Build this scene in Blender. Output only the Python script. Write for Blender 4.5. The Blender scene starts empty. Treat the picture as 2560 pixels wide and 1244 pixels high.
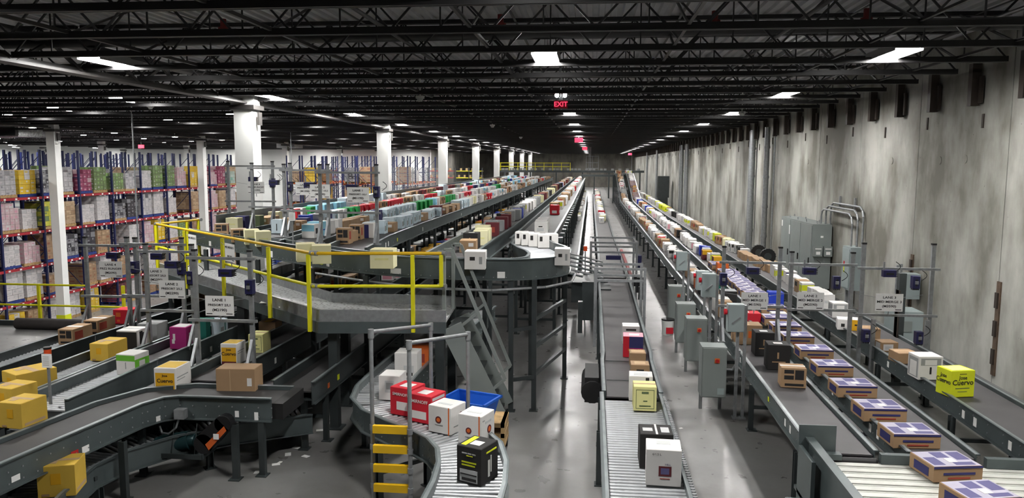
import bpy, math, random
from mathutils import Vector, Matrix
random.seed(7)
SC=bpy.context.scene
COL=SC.collection
# ---------------------------------------------------------------- camera, world, exposure
F=1920.0; HC=3.9
PHI=math.radians(6.33); PSI=math.radians(5.85); ROLL=math.radians(0.2)
fw=Vector((-math.sin(PSI)*math.cos(PHI),math.cos(PSI)*math.cos(PHI),-math.sin(PHI)))
rt=Vector((math.cos(PSI),math.sin(PSI),0)); up=rt.cross(fw)
rt,up=rt*math.cos(ROLL)+up*math.sin(ROLL), up*math.cos(ROLL)-rt*math.sin(ROLL)
cd=bpy.data.cameras.new('camera'); cd.sensor_width=36; cd.lens=36*F/2560; cd.clip_start=.1; cd.clip_end=400
cam=bpy.data.objects.new('camera',cd); COL.objects.link(cam)
m=Matrix((rt,up,-fw)).transposed().to_4x4(); m.translation=Vector((0,0,HC)); cam.matrix_world=m
SC.camera=cam
w=bpy.data.worlds.new('world'); SC.world=w; w.use_nodes=True
w.node_tree.nodes['Background'].inputs[0].default_value=(.9,.95,1,1); w.node_tree.nodes['Background'].inputs[1].default_value=.02
SC.view_settings.view_transform='Standard'; SC.view_settings.look='None'; SC.view_settings.gamma=1
SC.view_settings.exposure=0.38
LAMP=155.0
cy=SC.cycles
cy.max_bounces=6; cy.diffuse_bounces=4; cy.glossy_bounces=3; cy.transmission_bounces=2; cy.transparent_max_bounces=6
cy.caustics_reflective=False; cy.caustics_refractive=False; cy.sample_clamp_indirect=4; cy.sample_clamp_direct=0
try: cy.use_light_tree=True; cy.use_denoising=True; cy.use_adaptive_sampling=True
except Exception: pass

def ray(px,py): return fw+rt*((px-1280)/F)+up*((622-py)/F)
def PZ(px,py,z):
    v=ray(px,py); return Vector((0,0,HC))+v*((z-HC)/v.z)
def PY(px,py,Y):
    v=ray(px,py); return Vector((0,0,HC))+v*(Y/v.y)
def PX(px,py,X):
    v=ray(px,py); return Vector((0,0,HC))+v*(X/v.x)

# ---------------------------------------------------------------- materials
MATS={}
def srgb(r,g,b):
    f=lambda c:(c/12.92 if c<=.04045 else ((c+.055)/1.055)**2.4)
    return (f(r/255),f(g/255),f(b/255),1)
def mat(name,rgb,rough=.6,metal=0.,var=.12,scale=6.,spec=.5,emit=None,bump=0.):
    if name in MATS: return MATS[name]
    M=bpy.data.materials.new(name); M.use_nodes=True; nt=M.node_tree; N=nt.nodes; L=nt.links
    b=N['Principled BSDF']; c=srgb(*rgb)
    b.inputs['Roughness'].default_value=rough; b.inputs['Metallic'].default_value=metal
    b.inputs['Specular IOR Level'].default_value=spec
    if var>0:
        tc=N.new('ShaderNodeTexCoord'); ns=N.new('ShaderNodeTexNoise'); ns.inputs['Scale'].default_value=scale; ns.inputs['Detail'].default_value=3
        rp=N.new('ShaderNodeMapRange'); rp.inputs[1].default_value=.3; rp.inputs[2].default_value=.7
        rp.inputs[3].default_value=1-var; rp.inputs[4].default_value=1+var
        mx=N.new('ShaderNodeVectorMath'); mx.operation='SCALE'; mx.inputs[0].default_value=c[:3]
        L.new(tc.outputs['Object'],ns.inputs['Vector']); L.new(ns.outputs[0],rp.inputs[0]); L.new(rp.outputs[0],mx.inputs[3]); L.new(mx.outputs[0],b.inputs['Base Color'])
        if bump:
            bp=N.new('ShaderNodeBump'); bp.inputs['Strength'].default_value=bump; bp.inputs['Distance'].default_value=.01
            L.new(ns.outputs[0],bp.inputs['Height']); L.new(bp.outputs[0],b.inputs['Normal'])
    else: b.inputs['Base Color'].default_value=c
    if emit:
        b.inputs['Emission Color'].default_value=srgb(*emit[0]); b.inputs['Emission Strength'].default_value=emit[1]
    MATS[name]=M; return M

green=mat('green_grey_steel',(84,93,94),.38,.25,.15,3)
dkgreen=mat('dark_green_steel',(58,64,65),.45,.2,.15,3)
galv=mat('galvanised_steel',(146,149,151),.42,.4,.15,14)
rollm=mat('roller_steel',(188,191,194),.33,.5,.06,20)
belt=mat('belt_rubber',(74,72,73),.55,0,.16,2.2)
beltd=mat('dark_belt_rubber',(52,51,52),.6,0,.16,2.2)
rubber=mat('black_rubber',(22,22,23),.6,0,.1)
blackp=mat('black_plastic',(26,26,28),.4,0,.1)
yellow=mat('yellow_paint',(222,216,26),.45,0,.06)
amber=mat('amber_yellow_paint',(224,180,20),.45,0,.06)
whitep=mat('white_paint',(228,229,226),.6,0,.04,1.5)
joistm=mat('joist_paint',(24,23,24),.5,0,.2,2)
joistd=mat('dark_bracket_paint',(52,44,38),.6,.1,.2,4)
girdm=mat('girder_paint',(46,44,43),.5,0,.15,2)
bluep=mat('rack_blue',(20,29,74),.5,.1,.1)
redp=mat('rack_red',(158,34,46),.5,.1,.1)
orangep=mat('rack_orange',(196,92,40),.5,.1,.1)
cabm=mat('cabinet_grey',(132,139,137),.5,.1,.06,2)
cabl=mat('light_cabinet_grey',(150,162,162),.5,.1,.06,2)
navy=mat('navy_device',(30,30,76),.4,0,.08)
slatm=mat('white_slat',(196,197,190),.45,.1,.08,5)
motor=mat('teal_motor',(44,74,78),.4,.3,.1)
orange=mat('orange_guard',(205,96,40),.5,0,.1)
redb=mat('red_button',(200,24,40),.4,0,0)
wood=mat('pallet_wood',(170,140,96),.8,0,.25,10)
woodb=mat('blue_pallet',(34,54,120),.8,0,.15,10)
tote=mat('blue_tote',(28,92,190),.4,0,.05)
paper=mat('paper',(238,238,236),.8,0,.03)
ink=mat('ink',(24,24,26),.7,0,0)
sticky=mat('yellow_sticker',(214,224,30),.6,0,0)
foil=mat('duct_foil',(150,152,152),.4,.7,.4,9)
lampm=mat('lamp_tubes',(255,255,255),.5,0,0,emit=((255,253,250),LAMP))
housing=mat('lamp_housing',(150,150,150),.5,.3,.05)
exitm=mat('exit_red',(230,40,70),.5,0,0,emit=((255,60,90),1.3))
exitb=mat('exit_panel',(90,14,28),.5,0,0,emit=((190,10,40),.08))

def concrete_floor():
    M=bpy.data.materials.new('concrete_floor'); M.use_nodes=True; nt=M.node_tree; N=nt.nodes; L=nt.links; b=N['Principled BSDF']
    g=N.new('ShaderNodeNewGeometry')
    n1=N.new('ShaderNodeTexNoise'); n1.inputs['Scale'].default_value=.55; n1.inputs['Detail'].default_value=7; n1.inputs['Roughness'].default_value=.62
    n2=N.new('ShaderNodeTexNoise'); n2.inputs['Scale'].default_value=3.2; n2.inputs['Detail'].default_value=5
    L.new(g.outputs['Position'],n1.inputs['Vector']); L.new(g.outputs['Position'],n2.inputs['Vector'])
    r1=N.new('ShaderNodeValToRGB'); e=r1.color_ramp.elements; e[0].position=.3; e[0].color=srgb(124,122,120); e[1].position=.68; e[1].color=srgb(158,158,157)
    L.new(n1.outputs[0],r1.inputs[0])
    r2=N.new('ShaderNodeMapRange'); r2.inputs[1].default_value=.3; r2.inputs[2].default_value=.7; r2.inputs[3].default_value=.9; r2.inputs[4].default_value=1.06
    L.new(n2.outputs[0],r2.inputs[0])
    # a bare, worn unsealed strip beside the lanes, x > 2.1
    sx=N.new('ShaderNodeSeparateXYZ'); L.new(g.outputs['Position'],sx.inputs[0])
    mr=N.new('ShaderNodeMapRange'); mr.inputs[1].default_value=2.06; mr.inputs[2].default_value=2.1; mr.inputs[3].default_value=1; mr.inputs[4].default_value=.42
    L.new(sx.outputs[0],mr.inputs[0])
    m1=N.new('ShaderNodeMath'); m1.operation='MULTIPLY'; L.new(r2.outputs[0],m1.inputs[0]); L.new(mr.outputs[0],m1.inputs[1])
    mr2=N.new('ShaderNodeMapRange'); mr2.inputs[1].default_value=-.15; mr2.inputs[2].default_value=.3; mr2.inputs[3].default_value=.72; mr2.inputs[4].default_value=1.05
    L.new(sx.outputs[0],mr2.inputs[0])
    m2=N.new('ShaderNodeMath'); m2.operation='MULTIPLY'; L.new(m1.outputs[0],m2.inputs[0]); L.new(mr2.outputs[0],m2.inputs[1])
    vm=N.new('ShaderNodeVectorMath'); vm.operation='SCALE'; L.new(r1.outputs[0],vm.inputs[0]); L.new(m2.outputs[0],vm.inputs[3]); L.new(vm.outputs[0],b.inputs['Base Color'])
    rr=N.new('ShaderNodeMapRange'); rr.inputs[1].default_value=.3; rr.inputs[2].default_value=.7; rr.inputs[3].default_value=.26; rr.inputs[4].default_value=.4
    L.new(n2.outputs[0],rr.inputs[0]); L.new(rr.outputs[0],b.inputs['Roughness'])
    return M
def concrete_wall(name,lo,hi,tint=1):
    M=bpy.data.materials.new(name); M.use_nodes=True; nt=M.node_tree; N=nt.nodes; L=nt.links; b=N['Principled BSDF']; b.inputs['Roughness'].default_value=.8
    g=N.new('ShaderNodeNewGeometry'); mp=N.new('ShaderNodeMapping'); mp.inputs['Scale'].default_value=(1,.8,.3)
    L.new(g.outputs['Position'],mp.inputs[0])
    n1=N.new('ShaderNodeTexNoise'); n1.inputs['Scale'].default_value=1.3; n1.inputs['Detail'].default_value=7; n1.inputs['Roughness'].default_value=.6
    L.new(mp.outputs[0],n1.inputs['Vector'])
    n2=N.new('ShaderNodeTexNoise'); n2.inputs['Scale'].default_value=.5; n2.inputs['Detail'].default_value=5; L.new(g.outputs['Position'],n2.inputs['Vector'])
    n3=N.new('ShaderNodeTexVoronoi'); n3.inputs['Scale'].default_value=3.1; L.new(g.outputs['Position'],n3.inputs['Vector'])
    ad=N.new('ShaderNodeMath'); ad.operation='ADD'; L.new(n1.outputs[0],ad.inputs[0]); L.new(n2.outputs[0],ad.inputs[1])
    hf=N.new('ShaderNodeMath'); hf.operation='MULTIPLY'; hf.inputs[1].default_value=.5; L.new(ad.outputs[0],hf.inputs[0])
    r=N.new('ShaderNodeValToRGB'); e=r.color_ramp.elements; e[0].position=.4; e[0].color=srgb(*lo); e[1].position=.58; e[1].color=srgb(*hi)
    L.new(hf.outputs[0],r.inputs[0])
    sp=N.new('ShaderNodeMapRange'); sp.inputs[1].default_value=.02; sp.inputs[2].default_value=.05; sp.inputs[3].default_value=.45; sp.inputs[4].default_value=1
    L.new(n3.outputs[0],sp.inputs[0])
    vm=N.new('ShaderNodeVectorMath'); vm.operation='SCALE'; L.new(r.outputs[0],vm.inputs[0]); L.new(sp.outputs[0],vm.inputs[3]); L.new(vm.outputs[0],b.inputs['Base Color'])
    return M
floorm=concrete_floor()
wallm=concrete_wall('concrete_wall_panels',(112,110,101),(176,176,169))
wallf=concrete_wall('raw_concrete_far',(84,82,77),(120,117,110))
deckm=mat('roof_deck_steel',(206,206,208),.5,.2,.12,1.2)

# ---------------------------------------------------------------- mesh helpers
class MB:
    def __init__(s): s.v=[]; s.f=[]; s.m=[]; s.sm=[]
    def add(s,vs,fs,mi=0,smooth=False):
        o=len(s.v); s.v+= [tuple(p) for p in vs]
        for f in fs: s.f.append([i+o for i in f]); s.m.append(mi); s.sm.append(smooth)
    def box(s,c,d,rz=0,mi=0):
        x,y,z=d[0]/2,d[1]/2,d[2]/2; cs,sn=math.cos(rz),math.sin(rz); vs=[]
        for a,b_,e in ((-x,-y,-z),(x,-y,-z),(x,y,-z),(-x,y,-z),(-x,-y,z),(x,-y,z),(x,y,z),(-x,y,z)):
            vs.append((c[0]+a*cs-b_*sn,c[1]+a*sn+b_*cs,c[2]+e))
        s.add(vs,[(3,2,1,0),(4,5,6,7),(0,1,5,4),(1,2,6,5),(2,3,7,6),(3,0,4,7)],mi); return s
    def bar(s,p,q,a,b_=None,mi=0):      # rectangular bar between two points
        b_=b_ or a; p=Vector(p); q=Vector(q); d=(q-p)
        if d.length<1e-6: return s
        d.normalize(); u=d.cross(Vector((0,0,1)))
        if u.length<1e-3: u=Vector((1,0,0))
        u.normalize(); w_=u.cross(d); u=u*a/2; w_=w_*b_/2
        s.add([p-u-w_,p+u-w_,p+u+w_,p-u+w_,q-u-w_,q+u-w_,q+u+w_,q-u+w_],[(0,1,2,3),(7,6,5,4),(0,4,5,1),(1,5,6,2),(2,6,7,3),(3,7,4,0)],mi); return s
    def cyl(s,p,q,r,n=8,mi=0,r2=None,cap=True):
        p=Vector(p); q=Vector(q); d=(q-p).normalized(); u=d.cross(Vector((0,0,1)))
        if u.length<1e-3: u=Vector((1,0,0))
        u.normalize(); w_=d.cross(u); r2=r if r2 is None else r2; vs=[]
        for k in range(n):
            a=2*math.pi*k/n; e=u*math.cos(a)+w_*math.sin(a); vs.append(p+e*r); vs.append(q+e*r2)
        s.add(vs,[(2*k,2*k+1,(2*k+3)%(2*n),(2*k+2)%(2*n)) for k in range(n)],mi,True)
        if cap: s.add(vs,[[2*k for k in range(n)][::1],[2*k+1 for k in range(n)][::-1]],mi)
        return s
    def pipe(s,pts,r,n=8,mi=0):
        for a,b_ in zip(pts[:-1],pts[1:]): s.cyl(a,b_,r,n,mi)
        return s
    def quad(s,a,b_,c,d,mi=0): s.add([a,b_,c,d],[(0,1,2,3)],mi); return s
    def prism(s,poly,z0,z1,mi=0):
        n=len(poly); s.add([(x,y,z0) for x,y in poly]+[(x,y,z1) for x,y in poly],[list(range(n))[::-1],list(range(n,2*n))]+[(i,(i+1)%n,(i+1)%n+n,i+n) for i in range(n)],mi); return s
    def sweep(s,path,prof,side=1,mi=0):  # path: xyz list ; prof: (offset to the side, height) closed loop
        n=len(path); k=len(prof); vs=[]
        for i,p in enumerate(path):
            p=Vector(p); a=Vector(path[max(i-1,0)]); b_=Vector(path[min(i+1,n-1)])
            d1=(p-a); d2=(b_-p); d1.z=0; d2.z=0
            if d1.length<1e-6: d1=d2.copy()
            if d2.length<1e-6: d2=d1.copy()
            d1.normalize(); d2.normalize(); t=(d1+d2).normalized(); nr=Vector((t.y,-t.x,0))
            mm=1/max(.4,nr.dot(Vector((d1.y,-d1.x,0))))
            for o,h in prof: vs.append(p+nr*(o*side*mm)+Vector((0,0,h)))
        fs=[]
        for i in range(n-1):
            for j in range(k):
                j2=(j+1)%k; fs.append((i*k+j,i*k+j2,(i+1)*k+j2,(i+1)*k+j))
        fs.append(tuple(range(k))[::-1]); fs.append(tuple((n-1)*k+j for j in range(k)))
        s.add(vs,fs,mi); return s
    def mesh(s,name,mats):
        me=bpy.data.meshes.new(name); me.from_pydata(s.v,[],s.f)
        for m_ in (mats if isinstance(mats,(list,tuple)) else [mats]): me.materials.append(m_)
        me.polygons.foreach_set('material_index',s.m); me.polygons.foreach_set('use_smooth',s.sm); me.update(); return me
    def build(s,name,mats,parent=None,loc=None,rz=0):
        return link(name,s.mesh(name,mats),parent,loc,rz)
def link(name,data,parent=None,loc=None,rz=0):
    o=bpy.data.objects.new(name,data); COL.objects.link(o)
    if parent: o.parent=parent
    if loc is not None: o.location=loc
    if rz: o.rotation_euler=(0,0,rz)
    return o
def tag(o,label=None,cat=None,group=None,kind=None):
    if label: o['label']=label
    if cat: o['category']=cat
    if group: o['group']=group
    if kind: o['kind']=kind
    return o
def thing(name,label,cat,loc=(0,0,0),rz=0,group=None): return tag(link(name,None,None,loc,rz),label,cat,group)
KIDS={}
def kids(o): return [c for c in bpy.data.objects if c.parent==o]
def dup(o,loc=None,rz=None,label=None,group=None,tree=None):
    tree=tree if tree is not None else {}
    def rec(a,par):
        c=a.copy(); COL.objects.link(c); c.parent=par
        for k in a.children: rec(k,c)
        return c
    c=rec(o,None)
    if loc is not None: c.location=loc
    if rz is not None: c.rotation_euler=(0,0,rz)
    if label: c['label']=label
    if group: c['group']=group
    return c
TXT={}
def text(s_,size,m_,parent,loc,rot=(math.pi/2,0,0),name='lettering',bold=.012,sx=1,align='CENTER',sp=1.0):
    key=(s_,m_.name,bold,align,sp)
    if key not in TXT:
        cu=bpy.data.curves.new('t','FONT'); cu.body=s_; cu.align_x=align; cu.align_y='CENTER'; cu.size=1; cu.offset=bold; cu.extrude=.004; cu.resolution_u=2; cu.space_line=sp
        t=bpy.data.objects.new('t',cu); COL.objects.link(t); dg=bpy.context.evaluated_depsgraph_get(); dg.update()
        me=bpy.data.meshes.new_from_object(t.evaluated_get(dg)); me.name='lettering'; me.materials.clear(); me.materials.append(m_)
        bpy.data.objects.remove(t); TXT[key]=me
    o=link(name,TXT[key],parent,loc); o.rotation_euler=rot; o.scale=(size*sx,size,size); return o

ORD=['nearest','second','third','fourth','fifth','sixth','seventh','eighth','ninth','tenth','eleventh','twelfth']
ORD+= ['%dth'%i for i in range(13,21)]+['21st','22nd','23rd']+['%dth'%i for i in range(24,31)]+['31st','32nd','33rd']+['%dth'%i for i in range(34,41)]

# ---------------------------------------------------------------- the building
XW=7.25; YF=132.; ZD=6.42; ZJ=5.6; ZL=5.7; ZLOW=-4.1
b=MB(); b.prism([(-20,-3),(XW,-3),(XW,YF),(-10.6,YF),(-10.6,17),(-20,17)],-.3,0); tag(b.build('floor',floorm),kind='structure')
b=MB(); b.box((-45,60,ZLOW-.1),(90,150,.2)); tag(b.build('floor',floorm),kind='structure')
# right wall: concrete panels with open joints, lifting-insert discs
b=MB(); y=-4.4
while y<YF:
    b.box((XW+.15,y+1.875,1.6),(.3,3.725,10.4)); y+=3.75
b.box((XW+.33,YF/2,1.6),(.1,YF+8,10.4),mi=1)
for i,(yy,zz) in enumerate([(13.2,4.05),(15.9,4.02),(17,4.0),(19.6,4.0),(23,4.0),(26.9,4.0),(31,4.0),(12.2,4.1)]):
    b.cyl((XW-.012,yy,zz),(XW,yy,zz),.085,16)
for yy,z0,z1 in ((14.3,.15,1.85),(18.05,.6,1.9),(21.8,.1,1.2),(29.3,.2,1.6)):
    b.box((XW-.01,yy,(z0+z1)/2),(.03,.13,z1-z0),mi=2)
    for k in range(3): b.box((XW-.03,yy+.01,z0+(z1-z0)*(.2+.3*k)),(.05,.09,.28),mi=1)
for k in range(40):
    yy=10.5+k*2.4; b.box((XW-.008,yy,4.75+.1*math.sin(k*3)),(.03,.06,.26),mi=1)
tag(b.build('wall_right',[wallm,joistd,mat('rusty_scar',(88,72,58),.8,0,.3,8)]),kind='structure')
b=MB(); b.box((-6.5,YF+.2,1.2),(29,.3,11)); b.box((-20.2,113.7,1.2),(.3,37,11)); tag(b.build('wall_back',wallf),kind='structure')
b=MB(); b.box((-54,95.2,1.2),(68,.3,11)); b.box((-88,46,1.2),(.3,98,11)); tag(b.build('wall_left',mat('white_wall',(222,224,222),.7,0,.05,.3)),kind='structure')
b=MB(); b.box((-40,-3.2,1.2),(96,.3,11)); tag(b.build('wall_front',wallf),kind='structure')
# roof deck: corrugated, ribs run with the lanes
b=MB(); prof=[]; x=-89.
def deckpiece(x0,x1,pitch,y0,y1):
    xs=[];x=x0
    while x<x1: xs+=[(x,ZD+.045),(x+pitch*.38,ZD+.045),(x+pitch*.5,ZD),(x+pitch*.88,ZD)]; x+=pitch
    n=len(xs); vs=[(a,y0,c) for a,c in xs]+[(a,y1,c) for a,c in xs]
    b.add(vs,[(i,i+1,i+1+n,i+n) for i in range(n-1)])
deckpiece(-10,XW+.2,.2,-3,YF); deckpiece(-89,-10,.4,-3,YF)
tag(b.build('ceiling',deckm),kind='structure')
b=MB(); b.box((-40,YF/2,ZD+.2),(97,YF+8,.1)); tag(b.build('trim_1',mat('roof_slab',(60,60,60),.8)),kind='structure')

# joists
def joist_mb(L):
    q=MB(); 
    for s_ in (-1,1):
        q.box((0,s_*.035,.045),(L,.045,.09)); q.box((0,s_*.035,ZD-ZJ-.04),(L,.045,.07))
    n=int(round(L/1.4)); p=L/n
    for i in range(n):
        x0=-L/2+i*p; q.bar((x0,0,.05),(x0+p/2,0,ZD-ZJ-.05),.028); q.bar((x0+p/2,0,ZD-ZJ-.05),(x0+p,0,.05),.028)
        q.bar((x0+p/2,0,.05),(x0+p/2,0,ZD-ZJ-.05),.02)
    return q.mesh('roof_joist',joistm)
XC=-9.45; XC2=-25.6
J1=joist_mb(XW-.45-XC); J2=joist_mb(XC-XC2-.2); J3=joist_mb(16)
br=MB(); br.box((0,0,-.2),(.16,.15,.78)); br.box((.06,-.14,-.3),(.05,.1,.5)); brm=br.mesh('wall_bracket',joistd)
SEG=[((XW-.45+XC)/2,J1,'main hall'),((XC+XC2)/2,J2,'bay left of the white columns'),(-33.7,J3,'racking bay'),(-49.9,J3,'far racking bay')]
for bi,(cx,me,nm) in enumerate(SEG):
    y=8.44-1.76; i=0
    first=(0,9,30,55)[bi]
    while y<YF-1:
        if y>=first-.5:
            near=bi==0 and i<10
            o=link('roof_joist',me,None,(cx,y,ZJ))
            tag(o,(('%s dark open-web steel roof joist spanning the main hall'%ORD[i]) if near else 'dark open-web steel roof joist in the %s%s'%(nm,', beyond the first ten' if bi==0 else '')),'roof joist','roof joists over the %s'%nm)
            if bi==0: link('wall_bracket',brm,o,(XW-.12-cx,0,0))
            i+=1
        y+=1.76*(1 if bi<2 else 2)
# girders on the column lines
def girder(x,y0,y1,nm):
    t=MB(); L=y1-y0
    for z in (.04,ZD-ZJ-.3):
        t.box((0,L/2,z),(.3,L,.05)); t.box((0,L/2,z+.06),(.04,L,.1))
    n=int(L/1.76)
    for i in range(n):
        yy=i*1.76; t.bar((0,yy,.05),(0,yy+.88,ZD-ZJ-.3),.06); t.bar((0,yy+.88,ZD-ZJ-.3),(0,yy+1.76,.05),.06)
    return tag(t.build('truss_girder',girdm,None,(x,y0,ZJ-.12)),nm,'girder')
girder(XC,6.7,20.3,'grey truss girder slanting in from top left to the nearest tall white column')
for i in range(7): tag(girder(XC,20.9+14.08*i,34.3+14.08*i,'grey truss girder between the %s and the next tall white column'%['nearest','second','third','fourth','fifth','sixth','seventh'][i]),None,None,'girders of the white column line')
for i in range(5): tag(girder(XC2,20.85+14.08*i,34.3+14.08*i,'grey truss girder above the front face of the blue racking'),None,None,'girders over the racking front')
# bridging lines
for k,x in enumerate((-7.2,-4.3,-1.6,1.2,4.0,6.0)):
    t=MB(); t.box((0,60,0),(.045,118,.012)); t.box((.02,60,.02),(.008,118,.045)); t.box((.25,60,ZD-ZJ-.12),(.04,118,.012))
    for i in range(14):
        yy=6.7+1.76*i; t.bar((0,yy,.02),(0,yy+1.76,ZD-ZJ-.1),.03); 
    tag(t.build('joist_bridging',girdm,None,(x,0,ZJ+.06)),'thin grey angle bridging line crossing the hall joists, %s from the concrete wall'%['sixth','fifth','fourth','third','second','first'][k],'bridging','bridging lines')
# columns
def column(x,y,wd,z0,lbl,grp):
    t=MB(); t.box((0,0,(ZJ+.25-z0)/2),(wd,wd,ZJ+.25-z0)); t.box((0,-wd/2-.0,(ZJ-z0)-.1),(wd*1.25,.06,.35))
    o=thing('column',lbl,'column',(x,y,z0),0,grp); t.build('shaft',whitep,o)
    q=MB(); q.box((0,0,ZJ-.2-z0),(wd*1.35,wd*1.3,.12)); q.box((wd*.7,0,ZJ-z0-.5),(.05,.2,.35)); q.build('cap_plate',girdm,o)
for i in range(8): column(XC,20.55+14.08*i,.52,0,'%s tall white square column of the line beside the raised lanes'%ORD[i],'white columns beside the raised lanes')
for i in range(6):
    column(XC2,34.6+14.08*i-(0),.42,ZLOW,'%s white column along the front face of the blue racking'%ORD[i],'white columns along the racking')
for j,x in enumerate((-42,-58)):
    for i in range(5): column(x,48.7+14.08*i,.42,ZLOW,'white column standing deep among the blue racks','white columns among the racks')
# yellow stripe at the column foot
t=MB(); t.box((0,0,.3),(.46,.46,.6)); tag(t.build('column_guard',[sticky],None,(XC2,34.6,ZLOW)),'yellow-green guard round the foot of the nearest racking column','column guard')

# lamps
lm=MB(); lm.box((0,0,.05),(.44,1.3,.06)); lm.box((-.212,0,-.005),(.012,1.26,.07)); lm.box((.212,0,-.005),(.012,1.26,.07)); lm.box((0,0,.1),(.2,.9,.06)); lmh=lm.mesh('lamp_housing',housing)  # side skirts added to the housing to cut light from the upper wall
lm=MB(); lm.box((0,0,.008),(.4,1.22,.016)); lmd=lm.mesh('lamp_tubes',lampm)
lm=MB(); lm.bar((0,-.45,.12),(0,-.45,.6),.008); lm.bar((0,.45,.12),(0,.45,.6),.008); lms=lm.mesh('hanger',joistm)
def lamp(x,y,label,group):
    o=thing('high_bay_lamp',label,'lamp',(x,y,ZL),0,group)
    link('lamp_tubes',lmd,o); link('housing',lmh,o); link('hanger',lms,o)
rows=[(4.85,'right-hand row above the merge lanes'),(-.79,'middle row above the centre aisle'),(-8.63,'row beside the tall white columns')]
for x,nm in rows:
    i=0
    for k in range(-1,17):
        y=13.3+7.04*k
        if x==-.79 and k==1: continue
        lamp(x,y,('%s white tube high bay lamp of the %s'%(ORD[i],nm)) if i<9 else 'small distant high bay lamp far along the %s'%nm.replace('row above the ','row over ').replace('row beside the tall','row by'),'lamps of the %s'%nm)
        i+=1
for r_,x in enumerate((-13.4,-17.9,-22.4,-29.5,-34,-38.5,-46,-54,-62,-70,-78)):
    for k in range(13):
        y=21.4+7.04*k+(3.5 if r_%2 else 0)
        if x/y<-.95 or (y>93 and x<-20): continue
        lamp(x,y,'high bay lamp, %s row left of the tall white columns, %s lamp along'%(ORD[r_] if r_ else 'first',ORD[k] if k else 'first'),'lamps over the racking hall')
# ---------------------------------------------------------------- conveyors
edgem=mat('rail_edge_highlight',(140,148,149),.35,.5,.2,5)  # highlight on the galvanised rail top, put into a lighter strip colour
RPROF=[(0,.05),(.05,.05),(.05,.035),(.012,.035),(.012,-.17),(.05,-.17),(.05,-.185),(0,-.185)]
LEG={}; BRC={}
def legmesh(h):
    h=round(h,2)
    if h not in LEG:
        q=MB(); q.box((0,0,h/2),(.075,.012,h)); q.box((-.034,.03,h/2),(.008,.06,h)); q.box((.034,.03,h/2),(.008,.06,h)); q.box((0,.01,.006),(.14,.14,.012)); LEG[h]=q.mesh('leg',dkgreen)
    return LEG[h]
def arc(cx,cy,r,a0,a1,z,n=10):
    return [(cx+r*math.cos(math.radians(a0+(a1-a0)*i/n)),cy+r*math.sin(math.radians(a0+(a1-a0)*i/n)),z) for i in range(n+1)]
def plen(path):
    return sum((Vector(b_)-Vector(a)).length for a,b_ in zip(path[:-1],path[1:]))
def pat(path,s):
    for a,b_ in zip(path[:-1],path[1:]):
        a=Vector(a); b_=Vector(b_); d=(b_-a).length
        if s<=d+1e-6: return a+(b_-a)*(s/d),(b_-a).normalized()
        s-=d
    return b_,(b_-a).normalized()
ROLLM={}
def conveyor(name,label,path,wd,kind='belt',rails=(0,0),legs=2.6,foot=0.,belts=None,rm=None,leg0=.5,group=None,spacing=.075,maxroll=100,bm=None,beltlen=None,legside=(-1,1),depth=0,rollrange=None):
    rm=rm or green
    t=thing(name,label,'conveyor',(0,0,0),0,group)
    for s_ in (-1,1):
        h=rails[0 if s_<0 else 1]; pr=[(o+wd/2,(z+h if z>0 else z-depth)) for o,z in RPROF]
        q=MB(); q.sweep(path,pr,s_); hh=h+.051; q.sweep(path,[(wd/2-.004,hh),(wd/2+.03,hh),(wd/2+.03,hh-.008),(wd/2-.004,hh-.008)],s_,1); q.build('side_rail',[rm,edgem],t)
    if kind!='roller':
        q=MB(); q.sweep(path,[(-wd/2+.01,0),(wd/2-.01,0),(wd/2-.01,-.02),(-wd/2+.01,-.02)]); q.build('belt',bm or belt,t)
    q=MB(); q.sweep(path,[(-wd/2,-.11),(wd/2,-.11),(wd/2,-.13),(-wd/2,-.13)]); q.build('bed_pan',dkgreen,t)
    L=plen(path)
    if kind=='roller':
        k=round(wd,2)
        if k not in ROLLM:
            q=MB(); q.cyl((-wd/2,0,0),(wd/2,0,0),.025,10); ROLLM[k]=q.mesh('roller',rollm)
        n=int(L/spacing); q=MB(); cnt=0
        for i in range(n):
            p,d=pat(path,(i+.5)*spacing); 
            if i<maxroll:
                o=link('roller',ROLLM[k],t,(p.x,p.y,p.z-.025),math.atan2(-d.x,d.y)); cnt+=1
            else:
                nr=Vector((d.y,-d.x,0)).normalized()*wd/2; q.cyl(p-nr-Vector((0,0,.025)),p+nr-Vector((0,0,.025)),.025,6)
        if n>maxroll: tag(q.build('roller_run',rollm,t),kind='stuff')
    if legs:
        s=leg0; j=0; kb=round(wd,2)
        if kb not in BRC:
            qb=MB(); qb.box((0,0,0),(.04,wd+.06,.05)); BRC[kb]=qb.mesh('cross_brace',dkgreen)
        while s<L:
            p,d=pat(path,s); nr=Vector((d.y,-d.x,0)).normalized(); rz=math.atan2(d.y,d.x); h=p.z-.18-foot
            if h>.15:
                for s_ in legside:
                    pp=p+nr*s_*(wd/2+.03); link('leg',legmesh(h),t,(pp.x,pp.y,foot),rz)
                if len(legside)>1:
                    for zz in ([foot+.35] if h<1.2 else [foot+.35,foot+1.1,foot+h-.2]):
                        if j<99: link('cross_brace',BRC[kb],t,(p.x,p.y,zz),rz); j+=1
            s+=legs
    return t
def stickers(t,path,wd,side,items):
    for s,z,w_,h_,m_ in items:
        p,d=pat(path,s); nr=Vector((d.y,-d.x,0)).normalized()*side; c=p+nr*(wd/2+.016); q=MB()
        q.box((0,0,0),(w_,.004,h_)); q.build('sticker',m_,t,(c.x,c.y,p.z+z),math.atan2(d.y,d.x))
LN={}
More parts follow.
